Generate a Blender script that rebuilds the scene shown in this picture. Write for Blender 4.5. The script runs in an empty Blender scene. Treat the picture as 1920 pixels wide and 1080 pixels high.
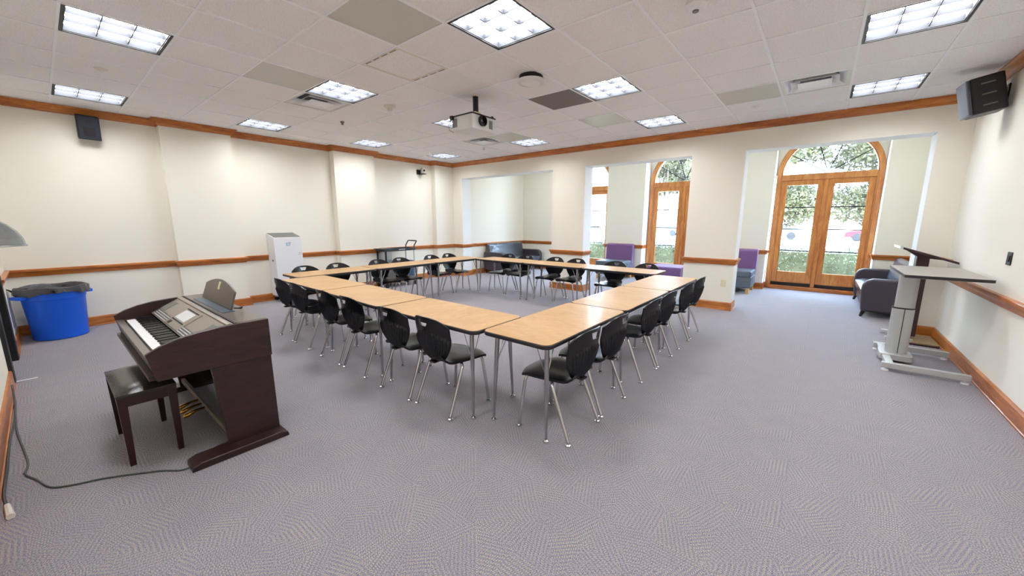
import bpy, bmesh, math, random
from mathutils import Vector, Matrix
random.seed(7)
PI = math.pi
scn = bpy.context.scene
COL = scn.collection
CZ = 2.926           # ceiling height
GX, GY, GT = -1.148, 2.728, 0.6096   # ceiling grid origin and pitch

# ------------------------------------------------------------------ materials
def newmat(name):
    m = bpy.data.materials.new(name); m.use_nodes = True
    nt = m.node_tree; nt.nodes.clear()
    out = nt.nodes.new('ShaderNodeOutputMaterial')
    return m, nt, out
def lnk(nt, a, b): nt.links.new(a, b)
def srgb(r, g, b):
    f = lambda c: (c/255/12.92) if c/255 <= .04045 else ((c/255+.055)/1.055)**2.4
    return (f(r), f(g), f(b), 1)
def pbr(name, col, rough=.5, metal=0, spec=.5, noise=None, bump=None, coat=0, sheen=0):
    """noise=(scale, amount, (sx,sy,sz)) colour variation; bump=(scale, strength)"""
    m, nt, out = newmat(name)
    b = nt.nodes.new('ShaderNodeBsdfPrincipled')
    b.inputs['Roughness'].default_value = rough
    b.inputs['Metallic'].default_value = metal
    b.inputs['Specular IOR Level'].default_value = spec
    b.inputs['Coat Weight'].default_value = coat
    b.inputs['Sheen Weight'].default_value = sheen
    b.inputs['Base Color'].default_value = col
    lnk(nt, b.outputs[0], out.inputs[0])
    if noise or bump:
        tc = nt.nodes.new('ShaderNodeTexCoord')
    if noise:
        mp = nt.nodes.new('ShaderNodeMapping'); mp.inputs['Scale'].default_value = noise[2]
        n = nt.nodes.new('ShaderNodeTexNoise'); n.inputs['Scale'].default_value = noise[0]; n.inputs['Detail'].default_value = 5
        lnk(nt, tc.outputs['Object'], mp.inputs[0]); lnk(nt, mp.outputs[0], n.inputs['Vector'])
        cr = nt.nodes.new('ShaderNodeValToRGB')
        a = noise[1]
        lo = [max(0, c*(1-a)) for c in col[:3]]+[1]; hi = [min(1, c*(1+a)) for c in col[:3]]+[1]
        cr.color_ramp.elements[0].position = .3; cr.color_ramp.elements[1].position = .7
        cr.color_ramp.elements[0].color = lo; cr.color_ramp.elements[1].color = hi
        lnk(nt, n.outputs[0], cr.inputs[0]); lnk(nt, cr.outputs[0], b.inputs['Base Color'])
    if bump:
        n2 = nt.nodes.new('ShaderNodeTexNoise'); n2.inputs['Scale'].default_value = bump[0]; n2.inputs['Detail'].default_value = 3
        lnk(nt, tc.outputs['Object'], n2.inputs['Vector'])
        bp = nt.nodes.new('ShaderNodeBump'); bp.inputs['Strength'].default_value = bump[1]; bp.inputs['Distance'].default_value = .005
        lnk(nt, n2.outputs[0], bp.inputs['Height']); lnk(nt, bp.outputs[0], b.inputs['Normal'])
    return m
def emis(name, col, s):
    m, nt, out = newmat(name)
    e = nt.nodes.new('ShaderNodeEmission'); e.inputs[0].default_value = col; e.inputs[1].default_value = s
    lnk(nt, e.outputs[0], out.inputs[0]); return m
def glassy(name, col, refl=.1, rough=.02, tcol=(1,1,1,1)):
    m, nt, out = newmat(name)
    t = nt.nodes.new('ShaderNodeBsdfTransparent'); t.inputs[0].default_value = tcol
    g = nt.nodes.new('ShaderNodeBsdfGlossy'); g.inputs[0].default_value = col; g.inputs['Roughness'].default_value = rough
    mx = nt.nodes.new('ShaderNodeMixShader'); mx.inputs[0].default_value = refl
    lnk(nt, t.outputs[0], mx.inputs[1]); lnk(nt, g.outputs[0], mx.inputs[2]); lnk(nt, mx.outputs[0], out.inputs[0]); return m
def woodmat(name, c1, c2, scale=(1, 1, 1), rough=.35, freq=3.0, coat=.2, dist=4):
    m, nt, out = newmat(name)
    b = nt.nodes.new('ShaderNodeBsdfPrincipled'); b.inputs['Roughness'].default_value = rough; b.inputs['Coat Weight'].default_value = coat
    tc = nt.nodes.new('ShaderNodeTexCoord'); mp = nt.nodes.new('ShaderNodeMapping'); mp.inputs['Scale'].default_value = scale
    n = nt.nodes.new('ShaderNodeTexNoise'); n.inputs['Scale'].default_value = freq; n.inputs['Detail'].default_value = 6; n.inputs['Distortion'].default_value = dist*.3
    n2 = nt.nodes.new('ShaderNodeTexNoise'); n2.inputs['Scale'].default_value = freq*7; n2.inputs['Detail'].default_value = 4
    ad = nt.nodes.new('ShaderNodeMix'); ad.data_type = 'FLOAT'; ad.inputs[0].default_value = .35
    cr = nt.nodes.new('ShaderNodeValToRGB'); cr.color_ramp.elements[0].color = c1; cr.color_ramp.elements[1].color = c2
    cr.color_ramp.elements[0].position = .35; cr.color_ramp.elements[1].position = .68
    lnk(nt, tc.outputs['Object'], mp.inputs[0]); lnk(nt, mp.outputs[0], n.inputs['Vector']); lnk(nt, mp.outputs[0], n2.inputs['Vector'])
    lnk(nt, n.outputs[0], ad.inputs[2]); lnk(nt, n2.outputs[0], ad.inputs[3]); lnk(nt, ad.outputs[0], cr.inputs[0])
    lnk(nt, cr.outputs[0], b.inputs['Base Color']); lnk(nt, b.outputs[0], out.inputs[0]); return m

M = {}
M['wall'] = pbr('wall paint', srgb(239, 235, 222), .85, bump=(60, .04))
M['whitewall'] = pbr('white reveal paint', srgb(238, 240, 240), .7)
M['concealed'] = pbr('outer masonry', srgb(150, 140, 130), .9)
M['trim'] = woodmat('stained trim wood', srgb(150, 76, 27), srgb(212, 134, 62), (1, 1, 8), .32, 1.5)
M['doorwood'] = woodmat('door wood', srgb(170, 96, 42), srgb(214, 148, 78), (6, 6, 1), .3, 1.6, .3)
M['laminate'] = woodmat('table laminate', srgb(182, 140, 90), srgb(204, 164, 112), (3, 1, 1), .4, 2.2, .05)
M['band'] = pbr('black edge band', srgb(38, 34, 38), .4)
M['plastic'] = pbr('chair plastic', srgb(13, 14, 18), .28, bump=(300, .06))
M['chrome'] = pbr('chrome tube', (.62, .62, .63, 1), .22, 1)
M['chrome2'] = pbr('grey steel tube', (.42, .42, .44, 1), .3, 1)
M['black'] = pbr('matt black', srgb(24, 24, 26), .5)
M['blackgloss'] = pbr('gloss black', srgb(12, 12, 14), .2)
M['rosewood'] = woodmat('piano rosewood', srgb(30, 14, 14), srgb(58, 30, 26), (1.2, 1.2, 6), .38, 3, .1)
M['rosetop_sheen'] = pbr('piano top with sheen tint', srgb(92, 82, 75), .28, noise=(20, .15, (1, 6, 1)))  # rosewood colour lightened to paint in the glossy reflection on top
M['pianometal'] = pbr('piano panel taupe', srgb(140, 130, 118), .4, .1)
M['pianodark'] = pbr('piano button strip', srgb(74, 70, 74), .45, noise=(90, .6, (1, 1, 1)))
M['gold'] = pbr('brass', srgb(212, 168, 78), .22, 1)
M['ivory'] = pbr('white key', srgb(240, 240, 242), .25)
M['lcd'] = pbr('display', srgb(205, 205, 208), .2)
M['lcdblue'] = pbr('slate display panel', srgb(62, 84, 102), .3)
M['cream'] = pbr('cream plastic', srgb(226, 216, 170), .5)
M['benchseat'] = pbr('bench vinyl', srgb(50, 46, 42), .18, bump=(160, .15))
M['darkred'] = pbr('dark mahogany', srgb(44, 14, 20), .3)
M['whitemetal'] = pbr('white enamel', srgb(232, 232, 234), .45)
M['greymetal'] = pbr('satin aluminium', srgb(196, 198, 196), .42, .35)
M['greygrille'] = pbr('grey grille', srgb(112, 112, 106), .6)
M['bin'] = pbr('blue bin plastic', srgb(10, 100, 236), .4)
M['bag'] = pbr('black bin liner', srgb(78, 78, 82), .3, bump=(24, 1.0))
M['bagclear'] = pbr('crumpled liner edge', srgb(96, 96, 100), .22, bump=(30, .8))
M['leather'] = pbr('dark vinyl upholstery', srgb(62, 54, 64), .42, bump=(220, .1))
M['leatherseat_sheen'] = pbr('dark vinyl seat with sky sheen tint', srgb(74, 80, 92), .26, bump=(200, .08), coat=.3)  # seat colour lightened toward blue to paint in the reflected sky
M['purple'] = pbr('purple fabric', srgb(118, 84, 134), .9, bump=(400, .2), sheen=.3)
M['greyvinyl'] = pbr('blue grey vinyl', srgb(88, 98, 108), .45)
M['lightwood'] = pbr('pale wood leg', srgb(206, 168, 110), .5)
M['tile'] = None
M['tbar'] = pbr('ceiling grid bar', srgb(238, 240, 244), .5)
M['greypanel'] = pbr('plain grey ceiling panel', srgb(196, 196, 188), .4)
M['darkpanel'] = pbr('dusty return grille', srgb(122, 114, 110), .8, noise=(300, .4, (1, 1, 1)))
M['offwhite'] = pbr('off white plastic', srgb(222, 216, 206), .5)
M['projwhite'] = pbr('projector shell', srgb(222, 224, 222), .4)
M['slate'] = pbr('grey desk laminate', srgb(152, 145, 137), .35)
M['plum'] = pbr('dark plum laminate', srgb(58, 34, 36), .35)
M['slat'] = pbr('pale slats', srgb(178, 156, 122), .5)
M['glass'] = glassy('window glass', (1, 1, 1, 1), .06, .0)
M['clearplastic'] = glassy('smoky clear plastic', (.9, .92, .95, 1), .22, .12, (.72, .75, .78, 1))
M['speaker'] = pbr('speaker shell', srgb(34, 32, 38), .45)
M['speakergrille'] = pbr('speaker grille', srgb(92, 96, 106), .5)
M['darkgrille'] = pbr('dark speaker grille', srgb(40, 44, 56), .6)
M['teal'] = pbr('teal logo', srgb(30, 150, 165), .5)
M['cartblue'] = pbr('blue grey cart bin', srgb(70, 98, 128), .5)
M['cart'] = pbr('charcoal cart', srgb(50, 58, 64), .5)
M['cord'] = pbr('dark grey cord', srgb(70, 74, 72), .5)
M['rubber'] = pbr('threshold rubber', srgb(30, 26, 26), .6)
M['asphalt'] = pbr('street', srgb(205, 200, 196), .9)
M['lawn'] = pbr('lawn', srgb(196, 184, 150), .95, noise=(3, .15, (1, 1, 1)))
M['leafdark'] = pbr('hedge leaf', srgb(86, 92, 68), .7, noise=(2.5, .35, (1, 1, 1)))
M['leafpale'] = pbr('tree leaf', srgb(76, 76, 50), .7, noise=(1.5, .35, (1, 1, 1)))
M['bark'] = pbr('bark', srgb(120, 106, 92), .9)
M['carsilver'] = pbr('silver car paint', srgb(92, 98, 108), .4, .1)
M['carred'] = pbr('red car paint', srgb(150, 20, 34), .3)
M['carglass'] = pbr('car window', srgb(60, 70, 80), .1)
M['brick'] = pbr('pale facade', srgb(226, 206, 196), .9)
M['redroof'] = pbr('red awning', srgb(206, 92, 84), .8)
M['lamp'] = emis('fluorescent diffuser', (.95, .97, 1, 1), 20.0)
M['led'] = emis('red indicator', (1, .25, .12, 1), 6)

# louvre (slightly see-through white blades)
M['louvre'] = pbr('louvre blade', srgb(52, 54, 60), .7)

def tile_material():
    m, nt, out = newmat('mineral fibre tile')
    b = nt.nodes.new('ShaderNodeBsdfPrincipled'); b.inputs['Roughness'].default_value = .95
    tc = nt.nodes.new('ShaderNodeTexCoord')
    n = nt.nodes.new('ShaderNodeTexNoise'); n.inputs['Scale'].default_value = 160; n.inputs['Detail'].default_value = 4
    n2 = nt.nodes.new('ShaderNodeTexNoise'); n2.inputs['Scale'].default_value = .9; n2.inputs['Detail'].default_value = 2
    cr = nt.nodes.new('ShaderNodeValToRGB'); cr.color_ramp.elements[0].position = .33; cr.color_ramp.elements[1].position = .55
    cr.color_ramp.elements[0].color = srgb(222, 222, 222); cr.color_ramp.elements[1].color = srgb(243, 243, 245)
    mx = nt.nodes.new('ShaderNodeMix'); mx.data_type = 'RGBA'; mx.blend_type = 'MULTIPLY'; mx.inputs[0].default_value = .25
    cr2 = nt.nodes.new('ShaderNodeValToRGB'); cr2.color_ramp.elements[0].color = srgb(240, 230, 222); cr2.color_ramp.elements[1].color = (1, 1, 1, 1)
    lnk(nt, tc.outputs['Object'], n.inputs['Vector']); lnk(nt, tc.outputs['Object'], n2.inputs['Vector'])
    lnk(nt, n.outputs[0], cr.inputs[0]); lnk(nt, n2.outputs[0], cr2.inputs[0])
    lnk(nt, cr.outputs[0], mx.inputs[6]); lnk(nt, cr2.outputs[0], mx.inputs[7]); lnk(nt, mx.outputs[2], b.inputs['Base Color'])
    lnk(nt, b.outputs[0], out.inputs[0]); return m
M['tile'] = tile_material()

def carpet_material():
    m, nt, out = newmat('patterned carpet')
    N = nt.nodes.new
    b = N('ShaderNodeBsdfPrincipled'); b.inputs['Roughness'].default_value = .95; b.inputs['Specular IOR Level'].default_value = .15
    b.inputs['Sheen Weight'].default_value = .15
    tc = N('ShaderNodeTexCoord')
    sep = N('ShaderNodeSeparateXYZ'); lnk(nt, tc.outputs['Object'], sep.inputs[0])
    def math_(op, a, bb=None, c=None):
        n = N('ShaderNodeMath'); n.operation = op
        for k, v in enumerate((a, bb, c)):
            if v is None: continue
            if isinstance(v, (int, float)): n.inputs[k].default_value = v
            else: lnk(nt, v, n.inputs[k])
        return n.outputs[0]
    x, y = sep.outputs[0], sep.outputs[1]
    # fan of sectors inside 0.46 m tiles: the stripe direction turns from wedge to wedge
    T = .46
    fx = math_('SUBTRACT', math_('FRACT', math_('DIVIDE', x, T)), .5)
    fy = math_('SUBTRACT', math_('FRACT', math_('DIVIDE', y, T)), .5)
    ang = math_('ARCTAN2', fy, fx)
    sect = math_('FLOOR', math_('DIVIDE', ang, PI/4))
    th = math_('MULTIPLY', sect, PI/4*1.5)
    u = math_('ADD', math_('MULTIPLY', x, math_('COSINE', th)), math_('MULTIPLY', y, math_('SINE', th)))
    v = math_('SUBTRACT', math_('MULTIPLY', y, math_('COSINE', th)), math_('MULTIPLY', x, math_('SINE', th)))
    s1 = math_('SINE', math_('MULTIPLY', u, 2*PI/.018))
    s2 = math_('SINE', math_('MULTIPLY', math_('ADD', v, math_('MULTIPLY', u, .5)), 2*PI/.011))
    pat = math_('MULTIPLY', math_('GREATER_THAN', s1, .1), math_('GREATER_THAN', s2, -.1))
    n = N('ShaderNodeTexNoise'); n.inputs['Scale'].default_value = 190; n.inputs['Detail'].default_value = 3
    lnk(nt, tc.outputs['Object'], n.inputs['Vector'])
    n3 = N('ShaderNodeTexNoise'); n3.inputs['Scale'].default_value = 6; n3.inputs['Detail'].default_value = 3
    lnk(nt, tc.outputs['Object'], n3.inputs['Vector'])
    base = N('ShaderNodeValToRGB'); base.color_ramp.elements[0].position = .36; base.color_ramp.elements[1].position = .64
    base.color_ramp.elements[0].color = srgb(100, 97, 108); base.color_ramp.elements[1].color = srgb(158, 153, 167)
    lnk(nt, n.outputs[0], base.inputs[0])
    yel = N('ShaderNodeValToRGB'); yel.color_ramp.elements[0].position = .4; yel.color_ramp.elements[1].position = .6
    yel.color_ramp.elements[0].color = srgb(62, 56, 56); yel.color_ramp.elements[1].color = srgb(196, 184, 150)
    lnk(nt, math_('ADD', math_('MULTIPLY', s2, .35), .5), yel.inputs[0])
    mx = N('ShaderNodeMix'); mx.data_type = 'RGBA'
    amt = math_('MULTIPLY', pat, math_('MULTIPLY_ADD', n3.outputs[0], .7, .15))
    lnk(nt, amt, mx.inputs[0]); lnk(nt, base.outputs[0], mx.inputs[6]); lnk(nt, yel.outputs[0], mx.inputs[7])
    lnk(nt, mx.outputs[2], b.inputs['Base Color'])
    bp = N('ShaderNodeBump'); bp.inputs['Strength'].default_value = .35; bp.inputs['Distance'].default_value = .004
    lnk(nt, n.outputs[0], bp.inputs['Height']); lnk(nt, bp.outputs[0], b.inputs['Normal'])
    lnk(nt, b.outputs[0], out.inputs[0]); return m
M['carpet'] = carpet_material()

# ------------------------------------------------------------------ mesh builder
class MB:
    def __init__(s): s.v = []; s.f = []
    def add(s, vs, fs):
        o = len(s.v); s.v += [tuple(p) for p in vs]; s.f += [tuple(i+o for i in f) for f in fs]; return s
    def box(s, a, b):
        x0, y0, z0 = [min(a[i], b[i]) for i in range(3)]; x1, y1, z1 = [max(a[i], b[i]) for i in range(3)]
        return s.add([(x0,y0,z0),(x1,y0,z0),(x1,y1,z0),(x0,y1,z0),(x0,y0,z1),(x1,y0,z1),(x1,y1,z1),(x0,y1,z1)],
                     [(0,3,2,1),(4,5,6,7),(0,1,5,4),(1,2,6,5),(2,3,7,6),(3,0,4,7)])
    def obox(s, c, ax, ay, az, hx, hy, hz):
        c = Vector(c); ax, ay, az = [Vector(a).normalized() for a in (ax, ay, az)]
        vs = [c+ax*sx*hx+ay*sy*hy+az*sz*hz for sz in (-1,1) for sx, sy in ((-1,-1),(1,-1),(1,1),(-1,1))]
        return s.add(vs, [(0,3,2,1),(4,5,6,7),(0,1,5,4),(1,2,6,5),(2,3,7,6),(3,0,4,7)])
    def prism(s, pts, z0, z1, mat=None):
        """pts: 2D polygon; extruded along z, optionally through matrix"""
        n = len(pts); vs = [Vector((p[0], p[1], z0)) for p in pts]+[Vector((p[0], p[1], z1)) for p in pts]
        if mat: vs = [mat @ v for v in vs]
        return s.add(vs, [tuple(range(n-1, -1, -1)), tuple(range(n, 2*n))]+[(i, (i+1) % n, n+(i+1) % n, n+i) for i in range(n)])
    def prismX(s, pts, x0, x1):      # pts are (y,z)
        return s.prism(pts, x0, x1, Matrix(((0,0,1,0),(1,0,0,0),(0,1,0,0),(0,0,0,1))))
    def prismY(s, pts, y0, y1):      # pts are (x,z)
        return s.prism(pts, y0, y1, Matrix(((1,0,0,0),(0,0,1,0),(0,1,0,0),(0,0,0,1))))
    def tube(s, pts, r, seg=10, caps=True):
        pts = [Vector(p) for p in pts]; n = len(pts)
        rs = r if isinstance(r, (list, tuple)) else [r]*n
        up = None; vs = []
        for i, p in enumerate(pts):
            d = (pts[min(i+1, n-1)]-pts[max(i-1, 0)]).normalized()
            if up is None:
                up = Vector((0, 0, 1)) if abs(d.z) < .9 else Vector((1, 0, 0))
            a = d.cross(up).normalized(); up = a.cross(d).normalized()
            for k in range(seg):
                t = 2*PI*k/seg; vs.append(p+(a*math.cos(t)+up*math.sin(t))*rs[i])
        fs = [(i*seg+k, (i+1)*seg+k, (i+1)*seg+(k+1) % seg, i*seg+(k+1) % seg) for i in range(n-1) for k in range(seg)]
        if caps: fs += [tuple(range(seg)), tuple((n-1)*seg+k for k in range(seg-1, -1, -1))]
        return s.add(vs, fs)
    def lathe(s, prof, c=(0,0,0), seg=24, axis='z', sx=1, sy=1, a0=0, a1=2*PI):
        full = abs(a1-a0-2*PI) < 1e-6; m = seg if full else seg+1
        vs = []
        for r, z in prof:
            for k in range(m):
                t = a0+(a1-a0)*k/seg; x, y = r*math.cos(t)*sx, r*math.sin(t)*sy
                p = {'z': (x, y, z), 'x': (z, x, y), 'y': (y, z, x)}[axis]
                vs.append((p[0]+c[0], p[1]+c[1], p[2]+c[2]))
        fs = []
        for i in range(len(prof)-1):
            for k in range(seg):
                k2 = (k+1) % m
                fs.append((i*m+k, i*m+k2, (i+1)*m+k2, (i+1)*m+k))
        if full:
            if prof[0][0] > 1e-5: fs.append(tuple(range(m-1, -1, -1)))
            if prof[-1][0] > 1e-5: fs.append(tuple((len(prof)-1)*m+k for k in range(m)))
        return s.add(vs, fs)
    def shell(s, F, B, keep=lambda r, c: True):
        """closed thick sheet from two grids F[r][c], B[r][c]"""
        R, Cn = len(F), len(F[0]); o = len(s.v)
        s.v += [tuple(p) for row in F for p in row]+[tuple(p) for row in B for p in row]
        n = R*Cn; f = lambda r, c: o+r*Cn+c; g = lambda r, c: o+n+r*Cn+c
        ok = lambda r, c: 0 <= r < R-1 and 0 <= c < Cn-1 and keep(r, c)
        for r in range(R-1):
            for c in range(Cn-1):
                if not ok(r, c): continue
                s.f.append((f(r,c), f(r,c+1), f(r+1,c+1), f(r+1,c))); s.f.append((g(r,c), g(r+1,c), g(r+1,c+1), g(r,c+1)))
                if not ok(r-1, c): s.f.append((f(r,c), g(r,c), g(r,c+1), f(r,c+1)))
                if not ok(r+1, c): s.f.append((f(r+1,c+1), g(r+1,c+1), g(r+1,c), f(r+1,c)))
                if not ok(r, c-1): s.f.append((f(r+1,c), g(r+1,c), g(r,c), f(r,c)))
                if not ok(r, c+1): s.f.append((f(r,c+1), g(r,c+1), g(r+1,c+1), f(r+1,c+1)))
        return s
    def build(s, name, mat, parent=None, smooth=False, bevel=0, seg=2, fix=True, loc=None):
        me = bpy.data.meshes.new(name); me.from_pydata(s.v, [], s.f)
        if fix:
            bm = bmesh.new(); bm.from_mesh(me)
            bmesh.ops.remove_doubles(bm, verts=bm.verts, dist=1e-6)
            bmesh.ops.recalc_face_normals(bm, faces=bm.faces); bm.to_mesh(me); bm.free()
        me.materials.append(mat if not isinstance(mat, str) else M[mat])
        o = bpy.data.objects.new(name, me); COL.objects.link(o)
        if parent: o.parent = parent
        if loc: o.location = loc
        if bevel:
            md = o.modifiers.new('bevel', 'BEVEL'); md.width = bevel; md.segments = seg; md.limit_method = 'ANGLE'; md.angle_limit = .6
            md.harden_normals = False
        if smooth or bevel:
            for p in me.polygons: p.use_smooth = True
            try: me.set_sharp_from_angle(angle=math.radians(38))
            except Exception: pass
        return o
def tag(o, label=None, cat=None, group=None, kind=None):
    if label: o['label'] = label
    if cat: o['category'] = cat
    if group: o['group'] = group
    if kind: o['kind'] = kind
    return o
def empty(name, loc=(0,0,0), rz=0, parent=None):
    o = bpy.data.objects.new(name, None); COL.objects.link(o); o.location = loc; o.rotation_euler = (0, 0, rz)
    o.empty_display_size = .1
    if parent: o.parent = parent
    return o
def kids(o): return [c for c in bpy.data.objects if c.parent == o]
def copy_tree(o, parent=None):
    c = o.copy(); COL.objects.link(c); c.parent = parent
    for k in kids(o): copy_tree(k, c)
    return c
def rrect(x0, y0, x1, y1, r, n=6):
    pts = []
    for cx, cy, a in ((x1-r, y0+r, -PI/2), (x1-r, y1-r, 0), (x0+r, y1-r, PI/2), (x0+r, y0+r, PI)):
        for k in range(n+1):
            t = a+PI/2*k/n; pts.append((cx+r*math.cos(t), cy+r*math.sin(t)))
    return pts
def sweep(path, prof):
    """path: 2D points, interior on its left. prof: (offset, z) closed loop"""
    P = [Vector(p) for p in path]; n = len(P); mb = MB(); vs = []
    for i in range(n):
        d1 = (P[i]-P[i-1]).normalized() if i else (P[1]-P[0]).normalized()
        d2 = (P[i+1]-P[i]).normalized() if i < n-1 else d1
        n1, n2 = Vector((-d1.y, d1.x)), Vector((-d2.y, d2.x))
        m = (n1+n2)
        m = m/max(.3, m.dot(n1)) if m.length > 1e-6 else n1
        for o_, z in prof: vs.append((P[i].x+m.x*o_, P[i].y+m.y*o_, z))
    k = len(prof)
    fs = [(i*k+j, i*k+(j+1) % k, (i+1)*k+(j+1) % k, (i+1)*k+j) for i in range(n-1) for j in range(k)]
    fs += [tuple(range(k)), tuple((n-1)*k+j for j in range(k-1, -1, -1))]
    return mb.add(vs, fs)
def struct(mb, name, mat, parent=None, **k):
    o = mb.build(name, mat, parent, **k)
    if parent is None: o['kind'] = 'structure'
    return o

# ------------------------------------------------------------------ room shell
WL = [(-7.69,7.02),(-7.69,6.42),(-7.85,6.42),(-7.85,4.745),(-7.69,4.745),(-7.69,3.86),(-7.85,3.86),(-7.85,2.17),(-7.69,2.17),(-7.69,1.29),(-7.85,1.29),(-7.85,-.35)]
FY = -.35; RX = 1.255; BY = 7.02; BT = .32; EY = 9.75; DY = 10.1; AC = 3.45
struct(MB().prism([(-8.6,-.9),(1.9,-.9),(1.9,10.16),(-8.6,10.16)], -.12, 0), 'floor', 'carpet')
struct(MB().prism(WL+[(-8.1,FY),(-8.1,BY)], 0, CZ+.02), 'wall_left', 'wall')
struct(MB().box((RX,-.6,0),(RX+.25,BY+.001,CZ+.02)), 'wall_right', 'wall')
# front wall with a doorway on the left
fw = MB(); fw.box((-8.1,FY,0),(-6.55,FY-.2,CZ+.02)); fw.box((-5.6,FY,0),(RX+.25,FY-.2,CZ+.02)); fw.box((-6.55,FY,2.1),(-5.6,FY-.2,CZ+.02))
struct(fw, 'wall_front', 'wall')
bw = MB()
for a, b in ((-8.1,-7.36),(-4.57,-3.807),(-1.815,-1.045),(.967,RX+.25)): bw.box((a,BY,0),(b,BY+BT,2.537))
bw.box((-8.1,BY,2.537),(RX+.25,BY+BT,AC))
struct(bw, 'wall_back', 'wall')
# exterior alcove wall: thick piers, deep reveals, arched openings in the set-back plane
doors = [(-5.43, 'door_1'), (-2.73, 'door_2'), (-.035, 'door_3')]
RO = .835; ZS = 2.43
aw = MB()
xs = [-7.7]
for cx, _ in doors: xs += [cx-.855, cx+.84]
xs += [1.75]
xs[1] += .0
for i in range(0, len(xs), 2):
    aw.box((xs[i], EY, 0), (xs[i+1], DY+.25, AC))
struct(aw, 'wall_exterior', 'wall')
for cx, nm in doors:   # set back panel with arch hole
    sp = MB(); pts = [(cx-.86,ZS)]+[(cx+RO*math.cos(PI-PI*k/24), ZS+RO*math.sin(PI-PI*k/24)) for k in range(25)]+[(cx+.86,ZS),(cx+.86,AC),(cx-.86,AC)]
    # split in two so no face is concave through the middle
    L = [(cx-.86,ZS)]+[(cx+RO*math.cos(PI-PI*k/24), ZS+RO*math.sin(PI-PI*k/24)) for k in range(13)]+[(cx,AC),(cx-.86,AC)]
    Rr = [(cx,AC)]+[(cx+RO*math.cos(PI/2-PI*k/24), ZS+RO*math.sin(PI/2-PI*k/24)) for k in range(13)]+[(cx+.86,ZS),(cx+.86,AC)]
    for poly in (L, Rr): sp.prismY(poly, DY+.02, DY+.22)
    struct(sp, 'wall_spandrel', 'wall')
struct(MB().box((-7.7,BY+BT,0),(-7.44,EY,AC)), 'wall_alcove_left', 'wall')
struct(MB().box((1.42,BY+BT,0),(1.7,EY,AC)), 'wall_alcove_right', 'wall')
struct(MB().box((-7.9,BY+BT,AC),(1.75,DY+.3,AC+.1)), 'ceiling_alcove', 'whitewall')
struct(MB().box((-8.1,BY,AC),(1.75,BY+BT,AC+.1)), 'ceiling_lintel', 'whitewall')
# white painted reveals of the openings and the door recesses (real plaster returns a few mm thick)
for k, (x, z1, y0, y1) in enumerate(((-7.36,2.537,BY,BY+BT),(-4.57,2.537,BY,BY+BT),(-3.807,2.537,BY,BY+BT),(-1.815,2.537,BY,BY+BT),(-1.045,2.537,BY,BY+BT),(.967,2.537,BY,BY+BT))):
    s = 1 if x in (-7.36,-3.807,-1.045) else -1
    struct(MB().box((x,y0+.002,0),(x+s*.004,y1,z1)), 'trim_1', 'whitewall')
for a, b in ((-7.36,-4.57),(-3.807,-1.815),(-1.045,.967)):
    struct(MB().box((a,BY+.002,2.533),(b,BY+BT,2.5372)), 'trim_2', 'whitewall')
for cx, _ in doors:
    for x, s in ((cx-.855,1),(cx+.84,-1)):
        struct(MB().box((x,EY+.002,0),(x+s*.004,DY+.02,AC)), 'trim_3', 'whitewall')

# ceiling: recessed tiles and grid bars; light and vent cells left open
LIGHTS = [(i, j) for j in (-4,-1,2,5) for i in (-10,-6,-2,2)]
VENTS = [(-7,-1),(-7,4),(1,4)]
GREY = [(-6,-2),(-3,-2),(0,4),(-3,4),(-6,4)]
DARK = [(-3,2)]
cell = lambda i, j: (GX+GT*i, GY+GT*j)
skip = set(LIGHTS)|set(VENTS)
ct = MB(); X0, X1, Y0, Y1 = -7.9, 1.3, -.4, 7.05
for i in range(-12, 5):
    for j in range(-6, 8):
        x, y = cell(i, j)
        if (i, j) in skip or (i, j) in GREY or (i, j) in DARK: continue
        xa, xb, ya, yb = max(x, X0), min(x+GT, X1), max(y, Y0), min(y+GT, Y1)
        if xb-xa < .01 or yb-ya < .01: continue
        ct.box((xa+.001,ya+.001,CZ),(xb-.001,yb-.001,CZ+.02))
struct(ct, 'ceiling', 'tile', fix=False)
struct(MB().box((-8.2,-.7,CZ+.16),(1.6,7.03,CZ+.26)), 'ceiling_deck', 'whitewall')
tb = MB()
for i in range(-12, 6):
    x = GX+GT*i
    if X0 < x < X1: tb.box((x-.011,Y0,CZ-.006),(x+.011,Y1,CZ+.03))
for j in range(-6, 9):
    y = GY+GT*j
    if Y0 < y < Y1: tb.box((X0,y-.009,CZ-.005),(X1,y+.009,CZ+.03))
struct(tb, 'trim_4', 'tbar', fix=False)
for k, c in enumerate(GREY+DARK):
    x, y = cell(*c)
    lab = {(-6,-2): 'plain grey ceiling panel behind the lamp that has a vent at its side', (-3,-2): 'large plain grey ceiling panel at the top of the picture',
           (0,4): 'plain grey ceiling panel left of the square vent near the arched doors', (-3,4): 'shiny grey ceiling panel between two far lamps',
           (-6,4): 'grey ceiling panel beside the far small vent', (-3,2): 'dark dusty ceiling panel beside a lamp near the middle'}[c]
    tag(MB().box((x+.012,y+.012,CZ-.002),(x+GT-.012,y+GT-.012,CZ+.018)).build('ceiling_panel', 'darkpanel' if c in DARK else 'greypanel'), lab, 'ceiling panel')

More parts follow.
